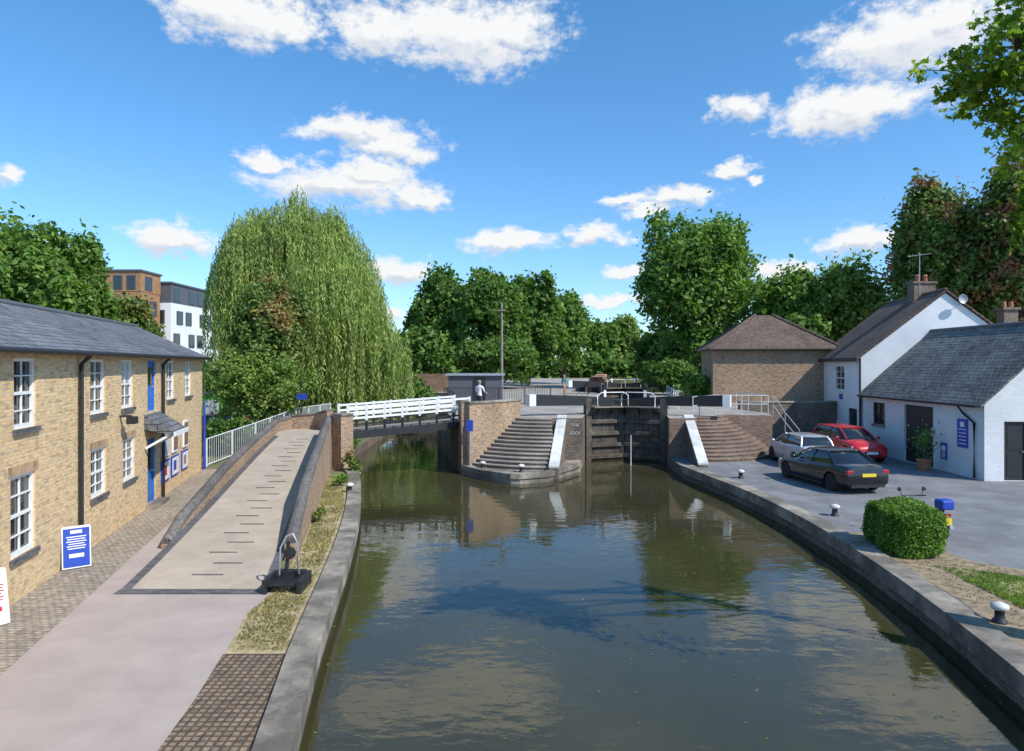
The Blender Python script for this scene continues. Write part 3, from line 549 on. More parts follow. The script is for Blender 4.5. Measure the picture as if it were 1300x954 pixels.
mb.mi=0; mb.face([Z(k1,.5),Z(k2,.5),Z(k2,5.55),Z(k1,5.55)]); mb.build('wall',M['brownbrick'],bb)
window(bb,K0-kn*kd,kn,-kt,(2.2,2.8,4.2,5.1),1,2)
o=.35; e=[K0+(kn-kt)*o,k1+(kn+kt)*o,k2+(kt-kn)*o,k3-(kn+kt)*o]; r0=K0+kt*3.2-kn*3.2;r1=K0+kt*4.3-kn*3.2
mb=MB(); E=[Z(x,5.5) for x in e]; a,b=Z(r0,7.85),Z(r1,7.85)
mb.face([E[0],E[1],b,a]);mb.face([E[1],E[2],b]);mb.face([E[2],E[3],a,b]);mb.face([E[3],E[0],a]);mb.face([E[3],E[2],E[1],E[0]]); rf=mb.build('roof',M['tiles'],bb)
for i,j in ((0,a),(1,b),(2,b),(3,a)): MB().tube([E[i]+U1(.04),j+U1(.04)],.09,6).build('hip_tiles',M['tiles'],rf)
MB().tube([E[0]+U1(-.05),E[1]+U1(-.05)],.06,8).build('gutter',M['black'],bb,smooth=60)
slopewall('garden_wall','grey brown retaining wall behind the red car',[(13.2,39.7,2.25),(16,40,2.25),(19.6,40.3,2.25)],.3,-.02,M['darkbrick'],M['conc'],round_=False)
def flats(label,x0,x1,y0,y1,z1,mw,mt,nf,nb,nb2):
    t=thing('apartment_block',label,'building',((x0+x1)/2,y0,0)); MB().box(x0,x1,y0,y1,0,z1-2.2).build('wall',mw,t); MB().box(x0-.05,x1+.05,y0-.05,y1+.05,z1-2.2,z1).build('top_storey',mt,t); MB().box(x0-.2,x1+.2,y0-.2,y1+.2,z1,z1+.2).build('roof',M['darkgrey'],t)
    for f in range(nf):
        zz=z1-2.0-f*2.7
        if zz<1: break
        for b_ in range(nb):
            x=x0+(x1-x0)*(b_+.25+.25*((f+b_)%2))/nb; w=MB().box(x,x+1.0,y0-.1,y0-.055,zz,zz+1.6).build('window',M['darkgrey'],t); MB().box(x+.08,x+.92,y0-.12,y0-.102,zz+.08,zz+1.52).build('pane',M['glass'],w)
        for b_ in range(nb2):
            y=y0+(y1-y0)*(b_+.2+.25*((f+b_)%2))/nb2; w=MB().box(x1+.055,x1+.1,y,y+1.5,zz,zz+1.6).build('window',M['darkgrey'],t); MB().box(x1+.102,x1+.12,y+.08,y+1.42,zz+.08,zz+1.52).build('pane',M['glass'],w)
flats('modern white block of flats with dark grey top storey behind the willow',-50,-40,80,104,14.0,M['render'],M['darkgrey'],5,3,8)
flats('modern brown block of flats at the left of the white flats',-47,-41.1,75.5,79.7,14.8,M['orange'],M['orange'],5,3,1)
t=thing('lock_hut','low dark grey hut with flat roof on the island behind the footbridge','hut',(-2.4,47,1.9)); MB().box(-4.3,-.7,46,49,1.9,3.75).build('wall',M['darkgrey'],t); MB().box(-4.5,-.5,45.8,49.2,3.75,3.87).build('roof',M['grey'],t); MB().box(-2.6,-1.8,45.95,45.99,1.95,3.6).build('door',M['black'],t)
t=thing('wooden_fence','brown wooden board fence beneath the distant trees','fence',(-8,65,1.9))
for i in range(28): MB().box(-11+i*.26,-11+i*.26+.24,65,65.03,1.9,3.6+.04*(i%2)).build('board',M['brownwood'],t)
def pole(name,label,x,y,z,h,r,m,cat='pole'):
    t=thing(name,label,cat,(x,y,z)); MB().tube([(x,y,z),(x,y,z+h)],[r,r*.65],10).build('shaft',m,t,smooth=60); return t
t=pole('telegraph_pole','wooden telegraph pole behind the island',-.75,50,1.9,7.1,.12,M['pole']); MB().box(-1.1,-.4,49.85,49.95,8.4,8.48).build('crossarm',M['pole'],t)
t=pole('lamp_post','dark post with small blue sign at the head of the ramp',-10.8,35,0.6,3.2,.05,M['black'],'post'); MB().box(-11.0,-10.5,34.93,34.95,2.7,3.0).build('sign_plate',M['signblue'],t)
pole('sign_post','slim blue post at the far corner of the long brick house',-13.2,29.3,0,2.9,.06,M['signblue'],'post')
t=pole('sign_post','thin grey post with blue plate beside the brick parapet',-1.9,30.75,-.12,2.2,.035,M['grey'],'post'); MB().box(-2.05,-1.75,30.69,30.71,1.5,2.0).build('sign_plate',M['signblue'],t)
pole('depth_gauge','thin white gauge post standing in front of the lock gates',5.9,33.9,-1,2.0,.035,M['dirtywhite'],'post')
def boat(label,x,y,ln,ang,mc,mh):
    t=thing('narrowboat',label,'boat',(x,y,1.3),local=True); rs=[]
    for u,w in ((-.5,.6),(-.46,.95),(-.3,1.03),(.3,1.03),(.42,.8),(.5,.08)):
        z=.65+(.25 if u>.4 else 0); rs.append([(-w*.9,u*ln,-.3),(w*.9,u*ln,-.3),(w,u*ln,z),(-w,u*ln,z)])
    MB().loft(rs).build('hull',mh,t); MB().hexa([(-.9,-.38*ln,.62),(.9,-.38*ln,.62),(.9,.3*ln,.62),(-.9,.3*ln,.62),(-.75,-.38*ln,1.7),(.75,-.38*ln,1.7),(.75,.3*ln,1.65),(-.75,.3*ln,1.65)]).build('cabin',mc,t,bevel=.05)
    for k in range(5):
        for s in (-1,1): MB().box(*sorted((s*.86,s*.9)),-.3*ln+k*2.2,-.3*ln+k*2.2+.8,.95,1.35).build('window',M['glass'],t)
    MB().box(-.3,.3,-.38*ln-.05,-.38*ln-.01,.7,1.6).build('cabin_door',M['redpanel'],t)
    t.rotation_euler.z=R(ang)
boat('orange brown narrowboat moored on the far upper canal',lk(88,1.2),88,15,-9,M['orange'],M['black']); boat('second narrowboat with tan cabin, moored behind the orange one',lk(106,1.2),106,15,-9,M['tan'],M['black'])
def bollard0():
    t=thing('mooring_bollard','','bollard',(0,0,0),'mooring bollards along the canal edge',True)
    MB().lathe((0,0,0),[(.14,0),(.13,.04),(.09,.08),(.085,.22),(.13,.26)],14).build('shaft',M['black'],t,smooth=50); MB().lathe((0,0,.255),[(.14,0),(.165,.03),(.15,.09),(.06,.13),(.005,.135)],14).build('cap',M['dirtywhite'],t,smooth=60); return t
bo=bollard0(); bl=[(8.5,11.9,.01,'white topped bollard nearest the camera on the leaf strewn right bank'),(9.6,20.3,0,'white topped bollard between the hedge and the black car'),(9.05,27.0,0,'white topped bollard near the red brick steps'),(.4,29.3,-.12,'white topped bollard on the point of the lock island'),(-1.3,30.2,-.12,'white topped bollard at the left of the island apron'),(-5.7,24.0,0,'white topped bollard on the left coping below the ramp wall')]
for i,(x,y,z,l) in enumerate(bl):
    b=bo if i==0 else copy_tree(bo); b.location=(x,y,z); b['label']=l; b.scale=(.9,)*3
t=thing('winding_gear','black iron winding gear with pale curved handle at the foot of the ramp','gear',(-4.5,13.8,0))
for k in range(5): MB().box(-4.85,-4.1,13.3+k*.15,13.41+k*.15,.16,.2).build('slat',M['black'],t)
MB().box(-4.9,-4.8,13.25,14.1,0,.3).build('side_plate',M['iron'],t); MB().box(-4.1,-4.0,13.25,14.1,0,.3).build('side_plate',M['iron'],t); MB().box(-4.8,-4.1,13.85,14.05,.2,.34).build('step',M['iron'],t)
MB().tube([(-4.55,13.9,.2),(-4.5,13.9,1.0)],.045,8).build('upright',M['iron'],t,smooth=60)
k=MB(); k.lathe((-4.45,13.85,.75),[(.11,-.03),(.14,-.03),(.14,.03),(.11,.03)],16,'y')
for j in range(4): aa=j*math.pi/4; k.bar((-4.45-.12*math.cos(aa),13.85,.75-.12*math.sin(aa)),(-4.45+.12*math.cos(aa),13.85,.75+.12*math.sin(aa)),.02,.02)
k.build('gear_wheel',M['iron'],t)
MB().tube([(-4.65,13.7,.3),(-4.62,13.7,.9),(-4.5,13.75,1.15),(-4.36,13.8,1.2),(-4.25,13.8,1.0),(-4.22,13.8,.3)],.022,8).build('handle',M['grey'],t,smooth=60)
t.scale=(.85,.85,.9); t.location.x=-4.55
t=thing('plant_pot','terracotta pot with thin shrub by the garage doors','potted plant',(17.5,29,0)); MB().lathe((17.5,29,0),[(.2,0),(.28,.4),(.31,.42),(.31,.48),(.25,.48)],14).build('pot',M['terracotta'],t,smooth=40); MB().tube([(17.5,29,.4),(17.5,29,1.2)],.025,6).build('stem',M['bark'],t)
n=260; P=rng.normal(0,1,(n,3))*np.array([.22,.22,.32])+np.array([0,0,1.25]); a=rng.normal(0,1,(n,3)); b=np.cross(a,rng.normal(0,1,(n,3))); a/=np.linalg.norm(a,axis=1)[:,None]; b/=np.linalg.norm(b,axis=1)[:,None]; quads('foliage',P,a*.07,b*.035,M['leafmid'],t)
# ---------------------------------------------------------------- foliage
def unit(n):
    a=rng.normal(0,1,(n,3)); return a/np.linalg.norm(a,axis=1)[:,None]
def leafcloud(P,N,size,mat,parent,name='crown',stretch=.6):
    n=len(P); nn=N*.8+unit(n)*.9; nn/=np.linalg.norm(nn,axis=1)[:,None]; t=np.cross(nn,unit(n)); t/=np.linalg.norm(t,axis=1)[:,None]; u=np.cross(nn,t); s=(size*rng.uniform(.6,1.3,n))[:,None]
    return quads(name,P,t*s,u*s*stretch,mat,parent)
def blobs_leaves(bl,n,spread,flat=.8):
    vol=np.array([np.prod(b[1])**.6 for b in bl]); cnt=(n*vol/vol.sum()).astype(int); Ps=[];Ns=[]
    for (c,r),k in zip(bl,cnt):
        m=max(6,k//35); d=unit(m); d[:,2]=np.where(d[:,2]<-.45,-d[:,2],d[:,2]); cc=d*rng.uniform(.72,1.12,(m,1)); i=rng.integers(0,m,k)
        p=cc[i]+rng.normal(0,spread,(k,3))*np.array([1,1,flat]); inner=rng.random(k)<.18; p[inner]*=rng.uniform(.3,.8,(inner.sum(),1))
        Ps.append(p*np.array(r)+np.array(c)); Ns.append(d[i]*.8+np.array([0,0,.35]))
    return np.concatenate(Ps),np.concatenate(Ns)
def tree(name,label,base,cz,rad,n,leaf,mat,kb=20,trunk=.35,group=None,spread=.17,cat='tree'):
    bx,by,bz=base; root=thing(name,label,cat,base,group,local=True); bl=[]
    for i in range(kb):
        d=unit(1)[0]; 
        if i%2: d[2]=abs(d[2])*.9-.2
        f=rng.uniform(.45,.74); s=rng.uniform(.24,.40)
        bl.append((np.array([d[0]*rad[0]*f,d[1]*rad[1]*f,cz-bz+d[2]*rad[2]*f]),np.array(rad)*s))
    bl.append((np.array([0,0,cz-bz]),np.array(rad)*.72)); bl.append((np.array([0,0,cz-bz-rad[2]*.4]),np.array(rad)*.55))
    P,N=blobs_leaves(bl,int(n*1.75),spread); P[:,2]=np.maximum(P[:,2],.1); leafcloud(P,N,leaf*.93,mat,root)
    h=cz-bz; mb=MB(); mb.tube([(0,0,-.1),(.05*h*.2,0,h*.35),(0,.02*h,h*.7),(0,0,h)],[trunk,trunk*.75,trunk*.5,trunk*.2],8)
    for i in range(0,min(kb,9)): c=bl[i][0]; mb.tube([(0,0,h*.4),(c[0]*.5,c[1]*.5,h*.4+(c[2]-h*.4)*.6),tuple(c)],[trunk*.4,trunk*.25,trunk*.08],6)
    mb.build('trunk',M['bark'],root,smooth=60); return root
def tp(px,Y): return (px-650)/F*Y
def zt(py,Y): return HC+(HY-py)/F*Y
def T(label,px0,px1,ytop,Y,zb,mat,n=9000,leaf=.3,low=None,**k):
    x=tp((px0+px1)/2,Y); rx=(px1-px0)/2/F*Y; top=zt(ytop,Y); bot=low if low is not None else zb+(top-zb)*.06; cz=(top+bot)/2
    return tree(k.pop('name','tree'),label,(x,Y,zb),cz,(rx*1.04,min(rx,6)*1.0,(top-bot)/2*1.04),n,leaf,mat,**k)
def belt(name,label,x0,x1,y,z0,hh,n,leaf,mat):
    x=rng.uniform(x0,x1,n); h=hh*(.75+.13*np.sin(x*.21+1)+.12*np.sin(x*.53)+.06*np.sin(x*1.3)); P=np.stack([x,y+rng.normal(0,1.5,n),z0+h*rng.uniform(0,1,n)**.7],1); N=np.tile(np.array([0,-.6,.5]),(n,1)); tag(leafcloud(P,N,leaf,mat,None,name),label,'trees',kind='stuff')
belt('distant_wood','unbroken dark green belt of far trees along the horizon on the left',-150,-8,125,0,9,9000,.9,M['leafdark'])
belt('distant_wood','unbroken dark green belt of far trees beyond the lock',-12,rk(132,8),132,1.5,6.5,8000,.6,M['leafdark'])
belt('distant_wood','unbroken dark green belt of far trees on the right behind the houses',rk(110,5),120,110,1.5,9,9000,.8,M['leafdark'])
T('large green tree behind the long brick house at far left',-70,90,262,48,0,M['leafmid'],15000,.25)
T('mid green tree right of the large far left tree',60,146,285,52,0,M['leafmid'],10000,.25)
T('loose pale green tree in front of the brown flats',120,205,365,58,0,M['leafrowan'],6000,.21)
T('dark green tree filling the gap left of the willow',195,290,455,58,0,M['leafdark'],6000,.26)
T('small rowan tree with rusty berries in front of the willow',292,394,345,37,.6,M['leafrowan'],13000,.12,name='rowan_tree',low=3.0)
T('rounded light green bush below the rowan tree',268,395,430,35.5,.3,M['leaflight'],10000,.11,name='bush',low=.6,cat='bush')
T('tall dark green tree left of the mid-distance group',520,600,330,84,1.9,M['leafdark'],10000,.34)
T('dark green tree in the middle of the mid-distance group',570,665,334,80,1.9,M['leafdark'],11000,.32)
T('broad green tree behind the telegraph pole',625,715,344,84,1.9,M['leafmid'],11000,.32)
T('green tree at the right of the mid-distance group, over the towpath',680,752,364,92,1.9,M['leafmid'],10000,.32)
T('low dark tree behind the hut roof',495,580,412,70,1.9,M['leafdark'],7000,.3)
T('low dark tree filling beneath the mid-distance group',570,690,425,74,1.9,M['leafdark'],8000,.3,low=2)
T('far pale tree at the bend of the canal, left of the gap',738,785,402,170,1.9,M['leafmid'],4500,.6,low=2)
T('far tree at the bend of the canal, right of the gap',772,815,396,180,1.9,M['leaflight'],4500,.6,low=2)
T('far dark tree closing the view down the canal',745,800,425,200,1.9,M['leafdark'],4500,.7,low=2)
T('great rounded green tree on the right of the lock',800,968,266,72,1.9,M['leafmid'],26000,.29,kb=36,low=2.2)
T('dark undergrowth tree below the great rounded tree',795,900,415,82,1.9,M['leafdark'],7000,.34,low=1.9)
T('green tree behind the hipped brick house',950,1055,330,66,1.9,M['leafmid'],12000,.28)
T('light green tree between the hipped house and the white house',1020,1130,316,62,1.9,M['leaflight'],13000,.26)
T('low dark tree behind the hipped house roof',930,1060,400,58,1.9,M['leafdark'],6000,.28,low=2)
T('big tree with rusty red leaves behind the white house',1125,1265,220,56,1.9,M['leafrust'],18000,.24,kb=28)
T('tall rusty leaved tree at the far right behind the chimney',1215,1380,186,52,1.9,M['leafrust'],18000,.23,kb=28)
T('dark green tree low behind the white house ridge',1110,1300,340,60,1.9,M['leafmid'],9000,.3,low=2)
def willow(label,x,y,zb,rx,ry,top,n):
    root=thing('willow_tree',label,'tree',(x,y,zb),local=True); P=[]
    dom=[(-.2,0,.52,.93),(-.5,-.1,.40,.89),(.15,.05,.5,.87),(.5,-.05,.36,.68),(.1,.45,.5,.85),(-.42,.5,.4,.85),(.3,-.45,.33,.6)]
    for i in range(34):
        a=rng.uniform(0,6.283); r=rng.uniform(.15,.92); cx=math.cos(a)*r; cy=math.sin(a)*r*.95; ht=(1.0-.30*r*r)*(1 if cx<.35 else 1-.5*(cx-.35)/.5)*rng.uniform(.74,1.0); dom.append((cx*.84-.02,cy*.86,rng.uniform(.15,.25),ht))
    dom+=[(.84,-.15,.2,.42),(.74,-.35,.2,.50),(.9,0,.14,.32),(-.74,-.2,.2,.72),(-.7,.1,.2,.82)]
    for (cx,cy,cr,ct) in dom:
        H_=(top-zb)*ct; sm=cr<.3
        for i in range(int(n*cr*cr*(2.3 if sm else .9))):
            a=rng.uniform(0,6.283); r=math.sqrt(rng.uniform(0,1)); wob=1+.1*math.sin(a*3+cx*9)+.06*math.sin(a*7); px=cx*rx+math.cos(a)*r*cr*rx*wob; py=cy*ry+math.sin(a)*r*cr*ry*wob
            z=H_*(1-(.10 if sm else .17)*r*r-.08*r**6)+rng.normal(0,.25); ln=(rng.uniform(.2,.5) if r>.5 else rng.uniform(.08,.2))*H_
            if r>.78: ln=rng.uniform(.25,.8 if sm else 1.1)*H_
            ln=min(ln,z-.4)
            if ln<.3: continue
            m=max(2,int(ln/.16)); k=np.arange(m); ox=math.cos(a)*np.minimum(k*.04,.45); oy=math.sin(a)*np.minimum(k*.04,.45); sw=np.sin(k*.22+a*5)*.1
            P.append(np.stack([px+ox+sw+rng.normal(0,.05,m),py+oy+rng.normal(0,.05,m),z-k*.16],1))
    P=np.concatenate(P); m=len(P); a=rng.uniform(0,6.283,m); U_=np.stack([np.cos(a),np.sin(a),rng.normal(0,.2,m)],1)*.04
    T_=np.stack([rng.normal(0,.45,m),rng.normal(0,.45,m),-np.ones(m)],1)*.14; quads('crown',P,T_,U_,M['leafwillow'],root)
    mb=MB(); h=(top-zb); mb.tube([(0,0,0),(.2,0,h*.3),(0,.1,h*.55)],[.7,.5,.35],10)
    for i in range(8): a=i*.8; mb.tube([(0,0,h*.3),(math.cos(a)*rx*.3,math.sin(a)*ry*.3,h*.62),(math.cos(a)*rx*.5,math.sin(a)*ry*.5,h*.66)],[.3,.18,.06],6)
    mb.build('trunk',M['bark'],root,smooth=60)
willow('huge weeping willow with long drooping yellow green strands',tp(390,46),46,0,tp(650+121,46),6,zt(238,46),1900)
def bush(label,x,y,z,r,n,leaf,mat,cat='bush',name='bush'):
    root=thing(name,label,cat,(x,y,z),local=True); bl=[(np.array([rnd.uniform(-.5,.5)*r[0],rnd.uniform(-.5,.5)*r[1],r[2]*(.6+rnd.uniform(-.2,.3))]),np.array(r)*rnd.uniform(.4,.6)) for _ in range(7)]
    P,N=blobs_leaves(bl,n,.22); P[:,2]=np.maximum(P[:,2],.02); leafcloud(P,N,leaf,mat,root,'foliage'); MB().tube([(0,0,0),(0,0,r[2]*.8)],.04,5).build('stem',M['bark'],root)
bush('weedy green plant hanging on the wall by the footbridge',-6.75,28.6,-.2,(.5,.4,.8),700,.07,M['leafrowan'])
bush('small green weed at the foot of the ramp retaining wall',-6.35,25.3,0,(.3,.5,.35),400,.06,M['leafmid'])
bush('brown green weed on the ramp retaining wall nearest the camera',-5.5,19.5,0,(.2,.5,.3),300,.05,M['leafrowan'])
bush('bushy green plant on the channel bank beneath the footbridge',-8.7,35.5,-.1,(.8,1.6,1.5),2200,.11,M['leafdark'])
bush('leafy shrub overhanging the far end of the side channel',-8.0,53,-.2,(2.6,3,2.6),4000,.16,M['leafdark'])
bush('low shrub behind the railing beside the brick house corner',-14.2,34,0,(1.4,1.2,1.5),2500,.11,M['leafmid'])
bush('dark hedge at the right edge of the willow',-11.5,50,0,(3.0,1.5,2.6),4000,.18,M['leafdark'])
bush('green shrub beside the hipped brick house',12.4,46,1.9,(1.3,1.2,1.5),2500,.13,M['leafmid'])
bush('dark shrubs on the far right lockside',13.5,58,1.9,(2.6,2,2.2),3500,.2,M['leafdark'])
h=thing('clipped_hedge','bright green clipped bush beside the motorcycle','hedge',(9.5,16.6,0),local=True); n=18000; hx,hy,hz=.54,.95,1.08
P=rng.uniform(-1,1,(n,3)); ax=rng.integers(0,3,n); sg=np.where(rng.random(n)<.5,-1,1); P[np.arange(n),ax]=sg*rng.uniform(.80,1.08,n); ax2=(ax==2)&(P[:,2]<0); P[ax2,2]*=-1
N=np.zeros((n,3)); N[np.arange(n),ax]=np.sign(P[np.arange(n),ax]); q3=(np.abs(P)**5).sum(1)**.2; P=P/np.maximum(1,q3)[:,None]*1.02; P=P*np.array([hx,hy,hz/2])+np.array([0,0,hz/2]); P+=.06*np.sin(P[:,[1,2,0]]*5)+rng.normal(0,.03,(n,3)); P[:,2]=np.maximum(P[:,2],.02)
leafcloud(P,N,.036,M['leafhedge'],h,'foliage'); MB().box(-hx*.75,hx*.75,-hy*.8,hy*.8,.05,hz*.8).build('inner_branches',M['leafdark'],h); h.rotation_euler.z=R(-6)
root=thing('maple_tree','near leafy maple branches hanging in at the top right','tree',(11,9.5,0),local=True)
mb=MB(); mb.tube([(0,0,0),(.1,0,3),(-.1,.1,6),(0,0,10)],[.35,.28,.2,.1],10)
LV=[(1240,100,9.5,50,32,520),(1292,60,9,42,45,650),(1202,120,9.8,22,12,130),(1300,170,9.4,34,50,600),(1298,255,9.2,16,40,280),(1262,135,9.8,40,32,450),(1298,0,8.6,26,26,220),(1292,300,9.5,11,14,70),(1370,150,9,60,180,1000)]
Pm=[]
for px,py,Y,rx,ry,k in LV:
    c=np.array([tp(px,Y)-11,Y-9.5,zt(py,Y)]); sc=np.array([rx/F*Y,.5,ry/F*Y])
    cl=np.clip(rng.normal(0,.6,(max(4,k//25),3)),-1.2,1.2)*sc; p=rng.normal(0,.55,(k,3))*sc*.35+cl[rng.integers(0,len(cl),k)]; Pm.append(p+c)
    mb.tube([(0,0,min(9.5,max(3,c[2]+.3))),(c[0]*.5,c[1]*.5,c[2]+.35),tuple(c)],[.09,.05,.012],6)
    for j in range(len(cl)): mb.tube([tuple(c),tuple((c+cl[j]*.5)+np.array([0,0,.05])),tuple(c+cl[j])],[.012,.009,.004],4)
mb.build('trunk',M['bark'],root,smooth=60); Pm=np.concatenate(Pm); n=len(Pm)
shp=[(0,-.5),(.12,-.2),(.45,-.3),(.35,-.02),(.62,.2),(.28,.2),(.2,.4),(0,.75),(-.2,.4),(-.28,.2),(-.62,.2),(-.35,-.02),(-.45,-.3),(-.12,-.2)]
nn=unit(n)*.6+np.array([0,-.3,.5]); nn/=np.linalg.norm(nn,axis=1)[:,None]; tt=np.cross(nn,unit(n)); tt/=np.linalg.norm(tt,axis=1)[:,None]; uu=np.cross(nn,tt); sz=rng.uniform(.07,.12,(n,1)); k=len(shp)
V=np.stack([Pm+(tt*a+uu*b)*sz+nn*abs(a)*sz*-.25 for a,b in shp],1); me=bpy.data.meshes.new('crown'); me.from_pydata(V.reshape(-1,3).tolist(),[],[tuple(range(i*k,i*k+k)) for i in range(n)]); me.materials.append(M['leafmaple']); o=bpy.data.objects.new('crown',me); C.objects.link(o); o.parent=root
# ---------------------------------------------------------------- cars
def car(label,loc,head,L,W,H,pt,kind):
    t=thing('parked_car',label,'car',(0,0,0),'cars parked in the yard',True); hb=W/2
    if kind=='coupe': st=[(-.5,.42,.72,.80),(-.485,.3,.90,.90),(-.42,.22,.97,.96),(-.25,.2,.96,1),(0,.19,.93,1),(.15,.19,.92,1),(.3,.2,.86,.98),(.4,.2,.78,.94),(.47,.22,.68,.86),(.5,.32,.55,.74)]; gb=(-.36,.22); gt=(-.2,.05); zg=.92
    else: st=[(-.5,.42,.80,.84),(-.49,.28,.98,.92),(-.44,.22,1.02,.96),(-.25,.2,1.0,1),(0,.19,.97,1),(.18,.19,.96,1),(.3,.2,.92,.98),(.4,.2,.85,.94),(.47,.22,.74,.87),(.5,.32,.58,.76)]; gb=(-.47,.28); gt=(-.40,.06); zg=.96
    zs=H/1.42 if kind!='coupe' else H/1.38
    rings=[]
    for u,zl,zb,w in st:
        zl*=zs;zb*=zs; x=u*L; w*=hb; hf=[(.80,zl),(.95,zl+.05),(1,zl+.18),(1,(zl+zb)/2+.05),(.97,zb-.08),(.90,zb-.015),(.7,zb+.012),(.35,zb+.03)]
        rings.append([(x,-a*w,z) for a,z in hf]+[(x,a*w,z) for a,z in hf[::-1]])
    bd=MB().loft(rings).build('body',pt,t,smooth=38)
    wr=.32*zs; wx=[-.31*L,.32*L]; dg0=[]
    for x in wx:
        a=MB().lathe((x,0,wr),[(wr+.06,-W),(wr+.06,-hb*.72),],20,'y').build('cut',M['black']); dg0.append(a); a=MB().lathe((x,0,wr),[(wr+.06,hb*.72),(wr+.06,W)],20,'y').build('cut',M['black']); dg0.append(a)
    for a in dg0: m=bd.modifiers.new('b','BOOLEAN'); m.object=a; m.operation='DIFFERENCE'; m.solver='EXACT'
    dg=bpy.context.evaluated_depsgraph_get(); me=bpy.data.meshes.new_from_object(bd.evaluated_get(dg)); bd.modifiers.clear(); bd.data=me
    for a in dg0: bpy.data.objects.remove(a)
    if len(me.materials)==0: me.materials.append(pt)
    me.materials[0]=pt
    zg*=zs; b0,b1=gb[0]*L,gb[1]*L; t0,t1=gt[0]*L,gt[1]*L; wb,wt=hb*.90,hb*.70
    rr=[]
    for f in (0,.25,.5,.75,1):
        z=zg-.02+(H-.03-zg)*f; x0=b0+(t0-b0)*f-.04*math.sin(f*3.14); x1=b1+(t1-b1)*f+.05*math.sin(f*3.14); w=wb+(wt-wb)*f+.02*math.sin(f*3.14)
        rr.append([(x0,-w*.86,z),(x0+.12,-w,z),(x1-.25,-w,z),(x1,-w*.8,z),(x1+.04,0,z),(x1,w*.8,z),(x1-.25,w,z),(x0+.12,w,z),(x0,w*.86,z),(x0-.03,0,z)])
    MB().loft(rr).build('windows',M['carglass'],t,smooth=30)
    rt=[(t0-.03,-wt*.86),(t0+.1,-wt-.02),(t1-.2,-wt-.02),(t1+.02,-wt*.8),(t1+.06,0),(t1+.02,wt*.8),(t1-.2,wt+.02),(t0+.1,wt+.02),(t0-.03,wt*.86),(t0-.06,0)]
    cx=(t0+t1)/2; MB().loft([[(x,y,H-.05) for x,y in rt],[(x,y,H-.02) for x,y in rt],[((x-cx)*.85+cx,y*.8,H+.015) for x,y in rt]]).build('roof',pt,t,smooth=50)
    for s in (-1,1):
        MB().tube([(b1+.02,s*wb*.86,zg-.02),((b1+t1)/2+.06,s*(wb+wt)/2*.88,(zg+H)/2),(t1,s*wt*.88,H-.03)],.035,6).build('pillar',pt,t,smooth=60)
        MB().tube([(b0+.05,s*wb*.98,zg-.02),((b0+t0)/2+.02,s*(wb+wt)/2*.99,(zg+H)/2),(t0+.08,s*wt*.98,H-.03)],.05,6).build('pillar',pt,t,smooth=60)
        MB().bar((-.04*L,s*(wb+.008),zg-.02),(-.06*L,s*(wt+.012),H-.04),.07,.03).build('pillar',M['black'],t)
        MB().lathe((b1-.28,s*(hb+.1),zg+.05),[(.01,-.1),(.07,-.07),(.08,.03),(.02,.08)],10,'y').build('mirror',pt,t,smooth=60)
        MB().box(-.05*L,-.05*L+.008,*sorted((s*(hb*.99),s*(hb*1.004))),.28*zs,zg-.1).build('door_seam',M['black'],t)
        MB().box(-.1*L,-.1*L+.16,*sorted((s*(hb*.985),s*(hb*1.02))),zg-.17,zg-.14).build('door_handle',pt,t)
        MB().box(wx[0]+wr+.1,wx[1]-wr-.1,*sorted((s*(hb*.94),s*(hb*1.006))),.19*zs,.25*zs).build('sill_trim',M['black'],t)
        MB().hexa([(.45*L,s*hb*.55,.56*zs),(.478*L,s*hb*.55,.56*zs),(.452*L,s*hb*.90,.58*zs),(.43*L,s*hb*.9,.58*zs),(.45*L,s*hb*.55,.69*zs),(.472*L,s*hb*.55,.68*zs),(.445*L,s*hb*.9,.73*zs),(.42*L,s*hb*.90,.73*zs)]).build('headlight',M['lamp'],t)
        zl=.70 if kind=='coupe' else .78
        MB().box(-.497*L,-.46*L,*sorted((s*hb*.60,s*hb*.89)),zl*zs,(zl+.14)*zs).build('tail_light',M['taillight'],t,bevel=.02)
        for x in wx:
            w=MB().lathe((x,s*(hb-.12),wr),[(wr*.6,-.1),(wr*.94,-.1),(wr,-.06),(wr,.06),(wr*.94,.1),(wr*.62,.1)],22,'y').build('wheel',M['rubber'],t,smooth=40)
            k=MB(); k.lathe((x,s*(hb-.12),wr),[(.02,s*.075),(.09*wr/.32,s*.085),(.09*wr/.32,s*.05),(wr*.2,s*.05)],14,'y')
            for j in range(7): a=j*2*math.pi/7; k.bar((x+math.cos(a)*.05,s*(hb-.045),wr+math.sin(a)*.05),(x+math.cos(a)*wr*.66,s*(hb-.04),wr+math.sin(a)*wr*.66),.03,.05)
            k.lathe((x,s*(hb-.12),wr),[(wr*.58,s*.06),(wr*.66,s*.1),(wr*.68,s*.095),(wr*.6,s*.05)],22,'y'); k.build('rim',M['rim'],w,smooth=40)
    MB().box(.47*L,.503*L,-hb*.4,hb*.4,.34*zs,.52*zs).build('grille',M['black'],t,bevel=.015); MB().box(.5*L,.51*L,-.26,.26,.40*zs,.40*zs+.11).build('number_plate',M['white'],t)
    MB().box(-.508*L,-.496*L,-.26,.26,.62*zs,.62*zs+.11).build('number_plate',M['yellow'],t)
    MB().box(-.495*L,-.44*L,-hb*.72,hb*.72,.24*zs,.34*zs).build('bumper_trim',M['black'],t)
    t.location=loc; t.rotation_euler.z=head; return t
hd_=lambda x,y:math.atan2(y,x)
car('glossy black coupe parked nearest the canal, rear towards the hedge',(11.95,25.8,.0),hd_(-.16,.99),4.55,1.8,1.38,M['blk'],'coupe')
